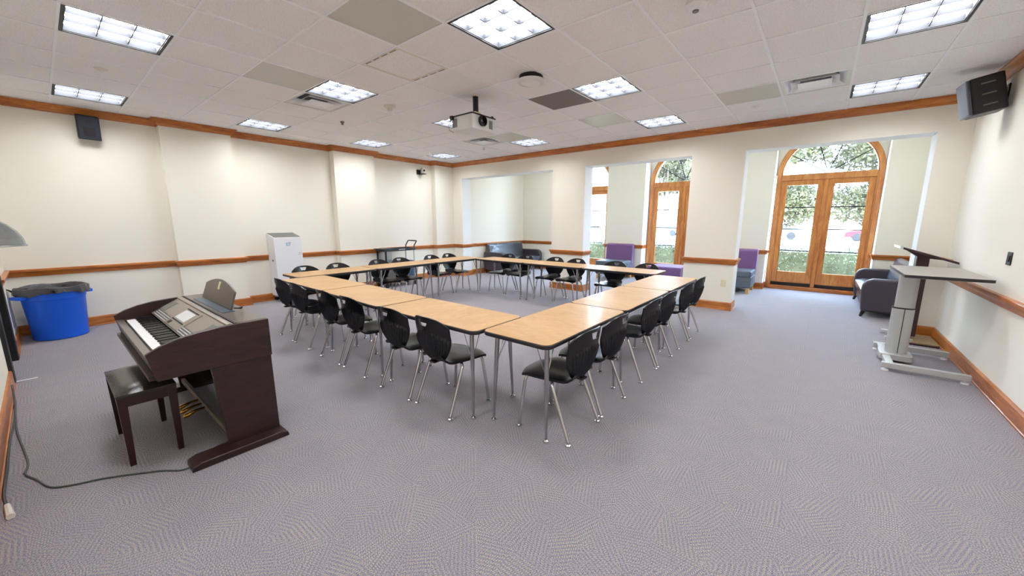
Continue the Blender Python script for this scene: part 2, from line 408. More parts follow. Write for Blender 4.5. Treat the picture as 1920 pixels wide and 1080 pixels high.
# crown, rail, baseboard
crown = [(0,2.83),(.018,2.83),(.022,2.855),(.05,2.885),(.062,2.90),(.078,2.905),(.078,CZ-.003),(0,CZ-.003)]
rail = [(0,.755),(.014,.755),(.02,.79),(.032,.815),(.042,.82),(.042,.842),(.036,.848),(0,.848)]
base = [(0,0),(.026,0),(.026,.012),(.02,.016),(.02,.118),(.012,.132),(0,.132)]
pl_ = {'baseboard': base, 'rail': rail, 'crown': crown}
struct(sweep(WL, crown), 'trim_5', 'trim'); struct(sweep(WL, rail), 'trim_6', 'trim'); struct(sweep(WL, base), 'baseboard_left', 'trim')
R_ = [(RX,FY),(RX,BY)]
struct(sweep(R_, crown), 'trim_7', 'trim'); struct(sweep(R_, rail), 'trim_8', 'trim'); struct(sweep(R_, base), 'baseboard_right', 'trim')
struct(sweep([(RX,BY),(-7.69,BY)], crown), 'trim_9', 'trim')
for p in ([(RX,BY),(.967,BY),(.967,BY+BT)], [(-1.045,BY+BT),(-1.045,BY),(-1.815,BY),(-1.815,BY+BT)], [(-3.807,BY+BT),(-3.807,BY),(-4.57,BY),(-4.57,BY+BT)], [(-7.36,BY+BT),(-7.36,BY),(-7.69,BY)]):
    struct(sweep(p, rail), 'trim_10', 'trim'); struct(sweep(p, base), 'baseboard_back', 'trim')
for a, b in ((-7.85,-6.62),(-5.53,RX)):
    struct(sweep([(a,FY),(b,FY)], rail), 'trim_11', 'trim'); struct(sweep([(a,FY),(b,FY)], base), 'baseboard_front', 'trim')
struct(sweep([(-7.85,FY),(RX,FY)], crown), 'trim_12', 'trim')
# alcove
xe = xs
alc = [[(1.42,BY+BT+.0),(1.42,EY),(xe[6],EY),(xe[6],DY)], [(xe[5],DY),(xe[5],EY),(xe[4],EY),(xe[4],DY)], [(xe[3],DY),(xe[3],EY),(xe[2],EY),(xe[2],DY)], [(xe[1],DY),(xe[1],EY),(-7.44,EY),(-7.44,BY+BT)]]
for p in alc:
    struct(sweep(p, rail), 'trim_13', 'trim'); struct(sweep(p, base), 'baseboard_alcove', 'trim')

# dark doorway in the front wall (only its casing shows)
d4 = empty('door_4', (-6.075, FY, 0)); tag(d4, kind='structure')
mb = MB(); mb.box((-.545,-.21,0),(-.40,.025,2.15)); mb.box((.40,-.21,0),(.545,.025,2.15)); mb.box((-.545,-.21,2.05),(.545,.025,2.2)); mb.build('door_frame', 'black', d4, bevel=.006)
MB().box((-.4,-.12,.01),(.4,-.08,2.05)).build('door_leaf', 'rubber', d4)
MB().tube([(.33,-.05,1.0),(.33,-.08,1.0)], .012).build('door_handle', 'chrome', d4)

# ------------------------------------------------------------------ arched french doors
def arch_pts(R, n=28, z=ZS, a0=PI, a1=0): return [(R*math.cos(a0+(a1-a0)*k/n), z+R*math.sin(a0+(a1-a0)*k/n)) for k in range(n+1)]
def arch_band(mb, Ro, Ri, y0, y1, z=ZS):
    n = 32; o = arch_pts(Ro, n, z); i = arch_pts(Ri, n, z)
    vs = []; 
    for k in range(n+1):
        for p, y in ((o[k],y0),(o[k],y1),(i[k],y1),(i[k],y0)): vs.append((p[0],y,p[1]))
    fs = [(k*4+j, k*4+(j+1) % 4, (k+1)*4+(j+1) % 4, (k+1)*4+j) for k in range(n) for j in range(4)]+[(0,1,2,3),(n*4+3,n*4+2,n*4+1,n*4)]
    return mb.add(vs, fs)
def french_door(cx, name):
    r = empty(name, (cx, DY, 0)); tag(r, kind='structure')
    # outer casing: jambs + arch
    f = MB(); H = RO
    f.box((-H,-.03,0),(-H+.075,.16,ZS)); f.box((H-.075,-.03,0),(H,.16,ZS)); arch_band(f, H, H-.075, -.03, .16)
    f.build('door_frame', 'doorwood', r, bevel=.006, seg=1)
    f = MB(); f.box((-H+.075,.0,.0),(-H+.10,.12,ZS)); f.box((H-.10,.0,0),(H-.075,.12,ZS)); arch_band(f, H-.075, H-.10, .0, .12)
    f.build('inner_stop', 'doorwood', r)
    MB().box((-H+.10,.0,2.3),(H-.10,.13,2.425)).build('transom_bar', 'doorwood', r, bevel=.005, seg=1)
    MB().box((-H+.075,-.06,0),(H-.075,.14,.075)).build('door_sill', 'trim', r, bevel=.008, seg=1)
    MB().box((-H+.10,.03,.075),(H-.10,.06,.15)).build('threshold', 'rubber', r)
    # fanlight
    g = MB().prismY(arch_pts(H-.10, 24, ZS-.002)[::1], .07, .076).build('fanlight_glass', 'glass', r)
    for a in (32, 72, 108, 148):
        t = math.radians(a); rr = H-.10
        mb = MB().tube([(math.cos(t)*.04,.06,ZS+math.sin(t)*.04),(math.cos(t)*rr,.06,ZS+math.sin(t)*rr)], .010, 6)
        mb.build('fanlight_bar', 'rubber', r)
    MB().box((-.035,-.005,.075),(.035,.1,2.3)).build('mullion', 'doorwood', r, bevel=.006, seg=1)
    for s in (-1, 1):
        x0, x1 = (-H+.10, -.035) if s < 0 else (.035, H-.10)
        leaf = MB(); w = .095 if s < 0 else .095
        leaf.box((x0,.02,.15),(x0+w,.07,2.3)); leaf.box((x1-w,.02,.15),(x1,.07,2.3)); leaf.box((x0+w,.02,2.2),(x1-w,.07,2.3)); leaf.box((x0+w,.02,.15),(x1-w,.07,.385))
        lo = leaf.build('door_leaf', 'doorwood', r, bevel=.004, seg=1)
        MB().box((x0+w,.042,.385),(x1-w,.048,2.2)).build('pane', 'glass', lo)
        for k in range(1, 4):
            z = .385+(2.2-.385)*k/4; MB().box((x0+w,.034,z-.010),(x1-w,.056,z+.010)).build('glazing_bar', 'rubber', lo)
    return r
for cx, nm in doors: french_door(cx, nm)

# ------------------------------------------------------------------ ceiling lamps, vents, small devices
def make_lamp():
    r = empty('ceiling_lamp', (0,0,0)); h = GT/2
    fr = MB(); a, b = h-.012, h-.03
    for p, q in (((-a,-a),(a,-b)),((-a,b),(a,a)),((-a,-b),(-b,b)),((b,-b),(a,b))): fr.box((p[0],p[1],-.004),(q[0],q[1],.06))
    fr.build('frame', 'black', r)
    MB().box((-b,-b,.05),(b,b,.056)).build('diffuser', 'lamp', r)
    lv = MB()
    for t in (-b/3, b/3): lv.box((t-.003,-b,.016),(t+.003,b,.05)); lv.box((-b,t-.003,.016),(b,t+.003,.05))
    lv.box((-b,-b,.004),(-b+.004,b,.05)); lv.box((b-.004,-b,.004),(b,b,.05)); lv.box((-b,-b,.004),(b,-b+.004,.05)); lv.box((-b,b-.004,.004),(b,b,.05))
    lv.build('louvre', 'louvre', r)
    return r
LL = {(-10,-4): 'square fluorescent ceiling lamp above the black wall speaker on the left', (-6,-4): 'square ceiling lamp cut by nothing, nearest the top left corner of the room',
 (-10,-1): 'small-looking square ceiling lamp by the left wall above the white cabinet', (-6,-1): 'square ceiling lamp with a square vent right beside it',
 (-2,-1): 'largest square ceiling lamp, top centre, showing its nine louvre cells', (-10,2): 'square ceiling lamp by the left wall above the utility cart',
 (-6,2): 'square ceiling lamp partly hidden behind the projector', (-2,2): 'square ceiling lamp beside the dark dusty panel',
 (2,2): 'bright square ceiling lamp in the top right corner of the picture', (-10,5): 'farthest square ceiling lamp, in the back left corner',
 (-6,5): 'square ceiling lamp near the back wall above the far sofa', (-2,5): 'square ceiling lamp near the back wall above the middle arched door', (2,5): 'square ceiling lamp nearest the black wall speaker on the right'}
LL[(-2,-4)] = 'ceiling lamp above the piano side, out of the picture'; LL[(2,-4)] = 'ceiling lamp in the near right corner, out of the picture'; LL[(2,-1)] = 'ceiling lamp above the near right floor, out of the picture'
LL[(-6,-4)] = 'square ceiling lamp at the upper left corner of the picture'
proto = None
for c in LIGHTS:
    if proto is None: proto = o = make_lamp()
    else: o = copy_tree(proto)
    x, y = cell(*c); o.location = (x+GT/2, y+GT/2, CZ)
    tag(o, LL[c], 'ceiling lamp', 'square fluorescent lamps in the ceiling grid')
def make_vent():
    r = empty('ceiling_vent', (0,0,0)); h = GT/2-.012
    fr = MB()
    MB().box((-h,-h,.06),(h,h,.07)).build('backing', 'black', r)
    def cone(mb, ro, zo, ri, zi, t=.004):
        for a, b in (((-1,-1),(1,-1)),((1,-1),(1,1)),((1,1),(-1,1)),((-1,1),(-1,-1))):
            vs = [(a[0]*ro,a[1]*ro,zo),(b[0]*ro,b[1]*ro,zo),(b[0]*ri,b[1]*ri,zi),(a[0]*ri,a[1]*ri,zi)]
            vs += [(v[0],v[1],v[2]+t) for v in vs]
            mb.add(vs, [(0,3,2,1),(4,5,6,7),(0,1,5,4),(1,2,6,5),(2,3,7,6),(3,0,4,7)])
    m0 = MB(); cone(m0, h, -.003, h-.035, .0); m0.build('frame', 'greypanel', r)
    for q, (ro, zo, ri, zi) in enumerate(((h-.035,.0,h-.1,.05),(h-.09,-.012,h-.16,.04),(h-.15,-.02,.0,.03))):
        m1 = MB()
        if q < 2: cone(m1, ro, zo, ri, zi)
        else:
            cone(m1, ro, zo, ro-.03, zo+.012); m1.box((-ro+.03,-ro+.03,zo+.012),(ro-.03,ro-.03,zo+.016))
        m1.build('diffuser_ring', 'tbar' if q != 1 else 'whitemetal', r)
    return r
for cx_, lb in ((-5.9,'unseen square lamp added on the alcove ceiling above the far sofa'),(-2.73,'unseen square lamp added on the alcove ceiling before the middle arched door'),(.1,'unseen square lamp added on the alcove ceiling before the right arched door')):  # lamps added out of view above the lintel to brighten the alcove
    o = copy_tree(proto); o.location = (cx_, 8.45, AC-.07); tag(o, lb, 'ceiling lamp', 'unseen lamps added to brighten the alcove')
vp = make_vent()
for k, (c, lab) in enumerate(zip(VENTS, ('square metal ceiling vent touching a lamp, left of the projector', 'small far ceiling vent behind the projector', 'square metal ceiling vent near the right arched door'))):
    o = vp if k == 0 else copy_tree(vp); x, y = cell(*c); o.location = (x+GT/2, y+GT/2, CZ); tag(o, lab, 'vent', 'square air vents in the ceiling')
# access panel
r = empty('ceiling_access_panel', (cell(-4,-1)[0]+GT/2, cell(-4,-1)[1]+GT/2, CZ)); tag(r, 'square ceiling access panel with a thin slotted frame, left of the projector', 'access panel')
mb = MB(); h = GT/2-.012
for a, b in (((-h,-h),(h,-h+.035)),((-h,h-.035),(h,h)),((-h,-h+.035),(-h+.035,h-.035)),((h-.035,-h+.035),(h,h-.035))): mb.box((a[0],a[1],-.006),(b[0],b[1],.0))
mb.build('frame', 'offwhite', r)
mb = MB()
for k in range(4):
    t = -h+.06+k*.13; mb.box((t,-h+.012,-.0075),(t+.09,-h+.022,-.006)); mb.box((t,h-.022,-.0075),(t+.09,h-.012,-.006))
mb.build('slots', 'greygrille', r)
MB().box((-h+.04,-h+.04,-.003),(h-.04,h-.04,-.0005)).build('panel', 'tile', r)
# smoke detectors and other small round things
def lathe_thing(name, prof, loc, mat, label, cat, seg=24, group=None):
    o = MB().lathe(prof, seg=seg).build(name, mat, smooth=True, loc=loc); return tag(o, label, cat, group)
r = empty('smoke_detector', (-4.53,3.07,CZ)); tag(r, 'off-white smoke detector with two little lobes, left of the projector', 'smoke detector')
MB().lathe([(.075,0),(.075,-.012),(.06,-.022),(0,-.024)]).build('base', 'offwhite', r, smooth=True)
MB().lathe([(.035,-.02),(.033,-.05),(.02,-.06),(0,-.062)]).build('sensor', 'offwhite', r, smooth=True)
MB().lathe([(.028,-.008),(.028,-.03),(.015,-.038),(0,-.038)], c=(.085,.0,0)).build('strobe', 'offwhite', r, smooth=True)
r = empty('ceiling_detector', (-.83,3.0,CZ)); tag(r, 'white ceiling detector cut by the top edge of the picture', 'detector')
MB().lathe([(.07,0),(.075,-.03),(.05,-.055),(0,-.06)], seg=8).build('base', 'whitemetal', r)
MB().lathe([(.02,-.058),(.02,-.066),(0,-.066)]).build('lens', 'greygrille', r)
tag(MB().lathe([(.03,0),(.026,-.02),(.012,-.03),(.02,-.045),(0,-.045)]).build('ceiling_sprinkler', 'greygrille', smooth=True, loc=(-5.76,3.07,CZ)), 'small grey sprinkler in the ceiling left of the smoke detector', 'sprinkler')
lathe_thing('ceiling_sprinkler', [(.05,0),(.045,-.008),(.02,-.012),(.015,-.02),(0,-.02)], (-5.66,.59,CZ), M['offwhite'], 'round white sprinkler cap between the two lamps at the upper left', 'sprinkler')
lathe_thing('ceiling_sprinkler', [(.045,0),(.04,-.008),(0,-.012)], (-.85,6.06,CZ), M['offwhite'], 'flat white sprinkler cap on the ceiling above the right arched door', 'sprinkler')
lathe_thing('ceiling_sprinkler', [(.04,0),(.02,-.01),(.008,-.03),(.025,-.05),(0,-.05)], (-5.5,5.88,CZ), M['offwhite'], 'white sprinkler hanging just in front of the far small vent', 'sprinkler')
r = empty('wireless_access_point', (-2.49,3.38,CZ)); tag(r, 'round white disc with a fan-shaped rim hanging under a black base on the ceiling', 'wireless access point')
MB().lathe([(.12,0),(.125,-.03),(.1,-.045),(0,-.045)]).build('base', 'black', r, smooth=True)
MB().lathe([(.1,-.04),(.142,-.046),(.148,-.056),(.135,-.066),(.06,-.078),(0,-.08)], seg=36).build('cover', 'whitemetal', r, smooth=True)
mb = MB()
for k in range(36):
    t = 2*PI*k/36; mb.tube([(.1*math.cos(t),.1*math.sin(t),-.073),(.138*math.cos(t+.15),.138*math.sin(t+.15),-.066)], .0025, 4)
mb.build('ribs', 'offwhite', r)

# projector
r = empty('projector', (-3.38,3.45,2.59)); tag(r, 'white ceiling projector with a black round lens, hanging on a short black pole', 'projector')
MB().prism(rrect(-.17,-.205,.17,.205,.02,3), -.085, .075).build('body', 'projwhite', r, bevel=.008)
MB().prism(rrect(-.172,-.207,.172,.207,.02,3), .075, .088).build('top_cover', 'black', r, bevel=.003)
MB().lathe([(.06,0),(.062,.03),(.05,.034),(.046,.02),(.03,.022),(.028,.01),(0,.014)], c=(.168,-.045,.015), axis='x').build('lens', 'blackgloss', r, smooth=True)
mb = MB()
for k in range(6): mb.box((.17,.075+k*.011,-.05),(.173,.080+k*.011,.045))
mb.build('side_vent', 'greygrille', r)
mb = MB()
for k in range(6): mb.box((-.155+k*.014,-.208,-.045),(-.147+k*.014,-.205,.05))
mb.build('front_vent', 'greygrille', r)
MB().tube([(-.02,.05,.13),(-.02,.05,CZ-2.59-.002)], .033, 16).build('pole', 'black', r, smooth=True)
mb = MB(); mb.box((-.08,-.03,.098),(.06,.13,.112)); mb.box((-.055,0,.112),(.015,.1,.16)); mb.tube([(-.1,-.08,.088),(-.02,.05,.105)], .008, 6); mb.tube([(.08,.16,.088),(-.02,.05,.105)], .008, 6); mb.tube([(.08,-.1,.088),(-.02,.05,.105)], .008, 6)
mb.build('mount', 'cream', r)
MB().box((-.17,-.235,.04),(-.13,-.207,.085)).build('cable_plug', 'black', r)
MB().box((.12,.17,.088),(.14,.19,.115)).build('antenna', 'black', r)
MB().tube([(-.14,-.23,.04),(-.17,-.26,0),(-.16,-.25,-.08),(-.13,-.21,-.1)], .003, 6).build('cable', 'cord', r)

# ------------------------------------------------------------------ tables
TZ, TL, TW = .70, 1.215, .575
def table_leg(mb, sx, sy):
    x, y = sx*(TL/2-.10), sy*(TW/2-.075)
    fx, fy = sx*(TL/2-.075), sy*(TW/2-.055)
    return x, y, fx, fy
def make_table():
    r = empty('table', (0,0,0)); hx, hy = TL/2-.002, TW/2-.002
    MB().prism(rrect(-hx+.006,-hy+.006,hx-.006,hy-.006,.055,6), TZ-.006, TZ).build('tabletop', 'laminate', r)
    MB().prism(rrect(-hx,-hy,hx,hy,.06,6), TZ-.032, TZ-.001).build('edge_band', 'band', r, bevel=.009, seg=3)
    MB().box((-hx+.12,-hy+.1,TZ-.055),(hx-.12,-hy+.125,TZ-.032)).build('apron', 'black', r)
    MB().box((-hx+.12,hy-.125,TZ-.055),(hx-.12,hy-.1,TZ-.032)).build('apron', 'black', r)
    for sx in (-1, 1):
        for sy in (-1, 1):
            x, y, fx, fy = table_leg(None, sx, sy)
            f = lambda t: (x+(fx-x)*t, y+(fy-y)*t, TZ-.03+(.03-TZ+.03)*t)
            lg = MB().tube([f(0), f(.42), f(.45), f(1)], [.0165,.0155,.0135,.0095], 12).build('leg', 'chrome2', r, smooth=True)
            MB().lathe([(.008,.035),(.008,.022),(.02,.014),(.022,.004),(.018,.0005),(0,.0005)], c=(fx,fy,0), seg=14).build('glide', 'chrome', lg, smooth=True)
            br = MB()
            p = f(.36)
            br.tube([(x-sx*.09,y,TZ-.035),p], .0035, 6); br.tube([(x,y-sy*.09,TZ-.035),p], .0035, 6)
            br.build('brace', 'chrome', r)
    return r
tables = []
A0 = 1.87
for k, w in enumerate(('wood-grain table nearest the camera in the right-hand row', 'middle wood-grain table of the right-hand row', 'farthest wood-grain table of the right-hand row, bright with window glare')):
    tables.append(((-1.515, A0+TL*(k+.5), PI/2), w))
for k, w in enumerate(('wood-grain table in the near row, touching the right-hand row', 'middle wood-grain table of the near row', 'leftmost wood-grain table of the near row')):
    tables.append(((-1.80-TL*(k+.5)-.003-.004*k, [2.095,2.125,2.17][k], [0,-.032,-.014][k]), w))
for k, w in enumerate(('wood-grain table beside the white cabinet in the left row', 'middle wood-grain table of the left row, in front of the utility cart', 'wood-grain table of the left row in the far left corner')):
    tables.append(((-5.78, 2.13+TL*(k+.5), PI/2), w))
for k, w in enumerate(('wood-grain table of the back row nearest the far sofa', 'middle wood-grain table of the back row', 'wood-grain table of the back row in front of the purple chair')):
    tables.append(((-5.46+TL*(k+.5)+.003*k, 5.815, 0), w))
tp = None
for (x, y, a), lab in tables:
    if tp is None: tp = o = make_table()
    else: o = copy_tree(tp)
    o.location = (x, y, 0); o.rotation_euler = (0, 0, a); tag(o, lab, 'table', 'wood-grain tables set in a rectangle')

# ------------------------------------------------------------------ chairs
def make_chair():
    r = empty('chair', (0,0,0))
    # seat: grid u (side), v (rear 0 -> front 1)
    nu, nv = 14, 14; F = []; B = []
    for j in range(nv+1):
        v = j/nv; y = -.185+.42*v
        hw = .207*(1-.30*(1-v)**2.2) * (1-.5*max(0, (v-.9)/.1)**2*.35)
        if v < .06: hw *= .93
        rowF, rowB = [], []
        for i in range(nu+1):
            u = -1+2*i/nu; x = u*hw
            yy = y-(.03*abs(u)**3 if v > .8 else 0)*((v-.8)/.2 if v > .8 else 0)
            z = .432-.012*(1-u*u)*math.sin(PI*min(1, v*1.1))-.022*max(0, (v-.75)/.25)**2-.012*abs(u)**4
            z += .03*max(0, (.12-v)/.12)**1.5
            rowF.append((x, yy, z)); rowB.append((x*.985, yy-(.004 if v > .95 else 0), z-.011-.008*abs(u)**5))
        F.append(rowF); B.append(rowB)
    MB().shell(F, B).build('seat', 'plastic', r, smooth=True)
    # backrest
    cols = 72; rows = 30; F = []; B = []
    inner = 9
    for j in range(rows+1):
        t = j/rows; z0 = .415+(.772-.415)*t
        hwz = .086+.114*math.sin(min(1, t/.64)*PI/2)
        rf, rb = [], []
        tap = .048*(.45+.55*math.sqrt(min(1, max(0, (z0-.697)/.05)))) if .695 < z0 < .75 else (.0216+.0264*min(1, max(0, (.695-z0)/.04)) if z0 <= .695 else .048)
        for i in range(cols+1):
            k = i-cols//2
            ak = abs(k)
            if ak <= inner: x = k/inner*tap
            else:
                x = math.copysign(tap+(hwz-tap)*((ak-inner)/(cols//2-inner)), k)
            u = x/hwz
            z = .415+(.775-.075*abs(u)**2.8-.415)*t          # arched top
            yb = -.175-.095*t**.8+.082*abs(u)**1.8*(.35+.65*min(1, t*1.5)) - .012*math.sin(PI*t)
            rib = 0
            if .0 < t < .76:
                lim = .74-.10*abs(u)-.035*abs(math.sin(k*PI/4))
                if t < lim: rib = .012*abs(math.sin(k*PI/4))*min(1, (lim-t)*25)*min(1, t*6+.2)
            rf.append((x, yb+.004, z)); rb.append((x, yb-.007-rib, z))
        F.append(rf); B.append(rb)
    def keep(rr, cc):
        zc = .415+(.772-.415)*((rr+.5)/rows)
        return not (.698 < zc < .744 and abs(cc+.5-cols/2) < inner)
    MB().shell(F, B, keep).build('backrest', 'plastic', r, smooth=True)
    # under-seat frame
    mb = MB(); mb.box((-.10,-.08,.392),(.10,.10,.404)); mb.tube([(-.14,-.03,.398),(.14,-.03,.398)], .011, 8); mb.tube([(-.13,.10,.398),(.13,.10,.398)], .011, 8)
    mb.box((-.03,-.2,.40),(.03,-.06,.412))
    mb.build('seat_frame', 'black', r)
    for s in (-1, 1):
        for pts, foot in (([(s*.09,.10,.398),(s*.135,.15,.395),(s*.155,.178,.375),(s*.163,.186,.34),(s*.205,.205,.02)], (s*.205,.205)),
                          ([(s*.10,-.03,.398),(s*.165,-.045,.393),(s*.188,-.058,.372),(s*.19,-.072,.34),(s*.205,-.205,.02)], (s*.205,-.205))):
            lg = MB().tube(pts, [.0115,.0125,.0128,.0125,.0115], 12).build('leg', 'chrome', r, smooth=True)
            MB().lathe([(.0105,.03),(.012,.018),(.02,.012),(.021,.003),(.017,.0005),(0,.0005)], c=(foot[0],foot[1],0), seg=14).build('glide', 'chrome', lg, smooth=True)
    return r
chairs = []
ordn = ['nearest the camera', 'second from the camera', 'third from the camera', 'third from the far end', 'second from the far end', 'farthest from the camera']
for k, y in enumerate((2.205, 2.69, 3.485, 3.965, 4.665, 5.165)):
    chairs.append(((-1.345, y, PI/2+random.uniform(-.03,.03)), 'black ribbed chair on the right side of the tables, '+['nearest the camera','second from the camera','third from the camera','fourth from the camera','fifth from the camera','last, closest to the wide pier'][k]))
for k, x in enumerate((-2.195, -2.695, -3.395, -3.905, -4.625, -5.105)):
    chairs.append(((x, 1.945+[0,-.005,.015,.02,.035,.05][k], random.uniform(-.03,.03)), 'black ribbed chair at the near row of tables, '+['rightmost and closest','second from the right','third from the right','third from the left','second from the left','leftmost of the six'][k]))
for k, y in enumerate((2.50, 3.02, 3.76, 4.23, 4.97, 5.45)):
    chairs.append(((-5.95, y, -PI/2+random.uniform(-.03,.03)), 'black chair behind the left tables, '+['right in front of the white cabinet','second, just right of the white cabinet','third, left of the utility cart','fourth, in front of the utility cart','fifth, just right of the utility cart','sixth, under the wall camera corner'][k]))
for k, x in enumerate((-5.10, -4.64, -3.93, -3.473, -2.70, -2.16)):
    chairs.append(((x, 5.98, PI+random.uniform(-.03,.03)), 'black chair behind the back tables, '+['in front of the left arm of the far sofa','in front of the right part of the far sofa','left one of the two before the narrow pier','right one of the two before the narrow pier','in front of the purple-backed lounge chair','in front of the purple ottoman'][k]))
cp = None
for (x, y, a), lab in chairs:
    if cp is None: cp = o = make_chair()
    else: o = copy_tree(cp)
    o.location = (x, y, 0); o.rotation_euler = (0, 0, a); tag(o, lab, 'chair', 'black plastic chairs around the tables')

# ------------------------------------------------------------------ digital piano
px0, px1 = -4.22, -2.80
r = PIANO = empty('digital_piano', (px0, .3, 0)); tag(r, 'dark rosewood digital piano with a tilted control panel and music stand', 'piano')
def pb(mb, name, mat, parent=None, **k):   # shift world coords to local
    mb.v = [(v[0]-px0, v[1]-.3, v[2]) for v in mb.v]; return mb.build(name, mat, parent or r, **k)
side = [(.30,.572),(.268,.735),(.33,.768),(.41,.795),(.50,.812),(.60,.82),(.68,.823),(.878,.823),(.878,.572)]
for a, b in ((px0,px0+.03),(px1-.03,px1)):
    pb(MB().prismX(side, a, b), 'side_panel', 'rosewood', bevel=.003, seg=1)
for a, b in ((px0+.01,px0+.045),(px1-.045,px1-.01)):
    pb(MB().prismX([(.545,.572),(.585,.04),(.877,.04),(.873,.572)], a, b), 'leg_panel', 'rosewood', bevel=.002, seg=1)
for a, b in ((px0-.08,px0+.055),(px1-.055,px1+.085)):
    pb(MB().prismX([(.372,0),(.90,0),(.895,.028),(.86,.045),(.42,.045),(.378,.03)], a, b), 'foot', 'rosewood', bevel=.004, seg=2)
pb(MB().box((px0+.03,.27,.575),(px1-.03,.86,.60)), 'key_bed', 'rosewood')
pb(MB().prismX([(.303,.578),(.275,.70),(.318,.70),(.325,.60)], px0+.03, px1-.03), 'key_slip', 'rosetop_sheen', bevel=.003, seg=1)
pb(MB().box((px0+.045,.80,.045),(px1-.045,.82,.575)), 'back_panel', 'blackgloss')
pb(MB().box((px0+.03,.855,.575),(px1-.03,.875,.80)), 'rear_panel', 'rosewood')
pb(MB().box((px0+.045,.595,.075),(px1-.045,.62,.115)), 'pedal_bar', 'pianometal', bevel=.003, seg=1)
for dx in (-.095, 0, .095):
    mb = MB(); n = 8; xc = -3.52+dx
    mb.tube([(xc,.60,.095),(xc,.55,.092),(xc,.515,.084),(xc,.485,.074),(xc,.468,.068)], [.008,.009,.014,.017,.008], 10)
    pb(mb, 'pedal', 'gold', smooth=True)
# keys
kx0, kx1 = px0+.10, px1-.10; nW = 52; kw = (kx1-kx0)/nW
wk = None
for k in range(nW):
    if wk is None:
        wk = pb(MB().box((kx0+.0006,.328,.675),(kx0+kw-.0006,.478,.702)), 'white_key', 'ivory', bevel=.001, seg=1)
    else:
        o = wk.copy(); COL.objects.link(o); o.parent = r; o.location = (k*kw, 0, 0)
bk = None
for k in range(nW-1):
    if (k+5) % 7 in (2, 6): continue
    if bk is None:
        k0 = k; xx = kx0+(k+1)*kw
        bk = pb(MB().prismX([(.375,.702),(.382,.714),(.478,.714),(.478,.702)], xx-.0055, xx+.0055), 'black_key', 'blackgloss')
    else:
        o = bk.copy(); COL.objects.link(o); o.parent = r; o.location = ((k-k0)*kw, 0, 0)
pb(MB().box((px0+.03,.32,.665),(kx0-.001,.478,.70)), 'cheek_block', 'rosewood'); pb(MB().box((kx1+.001,.32,.665),(px1-.03,.478,.70)), 'cheek_block', 'rosewood')
# sloping control panel
ya, za, yb_, zb = .482, .722, .655, .812
sl = Vector((0, yb_-ya, zb-za)); L = sl.length; sd = sl/L; nn = Vector((0, -sd.z, sd.y))
def slope(mb, x0, x1, t0, t1, h0, h1):
    c = Vector(((x0+x1)/2, ya, za))+sd*L*(t0+t1)/2+nn*(h0+h1)/2
    return mb.obox(c, (1,0,0), sd, nn, abs(x1-x0)/2, L*(t1-t0)/2, (h1-h0)/2)
pb(slope(MB(), px0+.03, px1-.03, 0, 1, -.02, 0), 'control_panel', 'pianometal')
pb(slope(MB(), px0+.06, px1-.06, .02, .3, 0, .004), 'button_strip', 'pianodark')
mb = MB()
for row in range(3):
    for k in range(44):
        x = px0+.10+k*.028
        if abs(x-(-3.51)) < .2: continue
        slope(mb, x, x+.016, .05+row*.085, .09+row*.085, .004, .008)
pb(mb, 'buttons', 'lcd')['kind'] = 'stuff'
pb(slope(MB(), -3.70, -3.32, .05, .92, 0, .005), 'display_frame', 'pianometal')
pb(slope(MB(), -3.66, -3.40, .38, .80, .005, .007), 'display', 'lcd')
mb = MB()
for k in range(9): slope(mb, -3.67+k*.036, -3.655+k*.036, .84, .88, .005, .009); slope(mb, -3.67+k*.036, -3.655+k*.036, .28, .33, .005, .009)
slope(mb, -3.66, -3.60, .08, .22, .005, .008)
pb(mb, 'display_buttons', 'black')
for a, b in ((px0+.10,px0+.20),(px1-.21,px1-.10)): pb(slope(MB(), a, b, .35, .85, 0, .003), 'speaker_grille', 'greygrille')
pb(MB().prismX([(.655,.80),(.655,.822),(.672,.828),(.69,.822),(.69,.80)], px0+.03, px1-.03), 'lid_rail', 'pianometal', bevel=.002, seg=1)
pb(MB().prismX([(.696,.80),(.696,.824),(.702,.826),(.705,.80)], px0+.03, px1-.03), 'lid_edge', 'black')
pb(MB().box((px0+.03,.705,.795),(px1-.03,.878,.825)), 'top_panel', 'rosetop_sheen', bevel=.003, seg=1)
pb(MB().box((-3.98,.725,.825),(-3.2,.80,.829)), 'stand_tray', 'lcdblue')
mb = MB(); n = 16; pts = []
for k in range(n+1):
    u = -1+2*k/n; pts.append((-3.62+u*.37, .132+.058*(1-u*u)))
poly = [(-3.62-.38,0)]+pts+[(-3.62+.38,0)]
Mx = Matrix.Translation((0,.785,.83)) @ Matrix.Rotation(math.radians(72), 4, 'X')
pb(MB().prism(poly, -.012, 0, Mx), 'music_stand', 'rosetop_sheen', bevel=.003, seg=1)
pb(MB().prism([(-3.64,.11),(-3.605,.11),(-3.605,.17),(-3.64,.17)], 0, .004, Mx), 'paper_tag', 'cream')
pb(MB().tube([(-3.25,.81,.84),(-3.2,.84,.84),(-3.14,.83,.86),(-3.12,.80,.86)], .005, 6), 'stand_hinge', 'black')
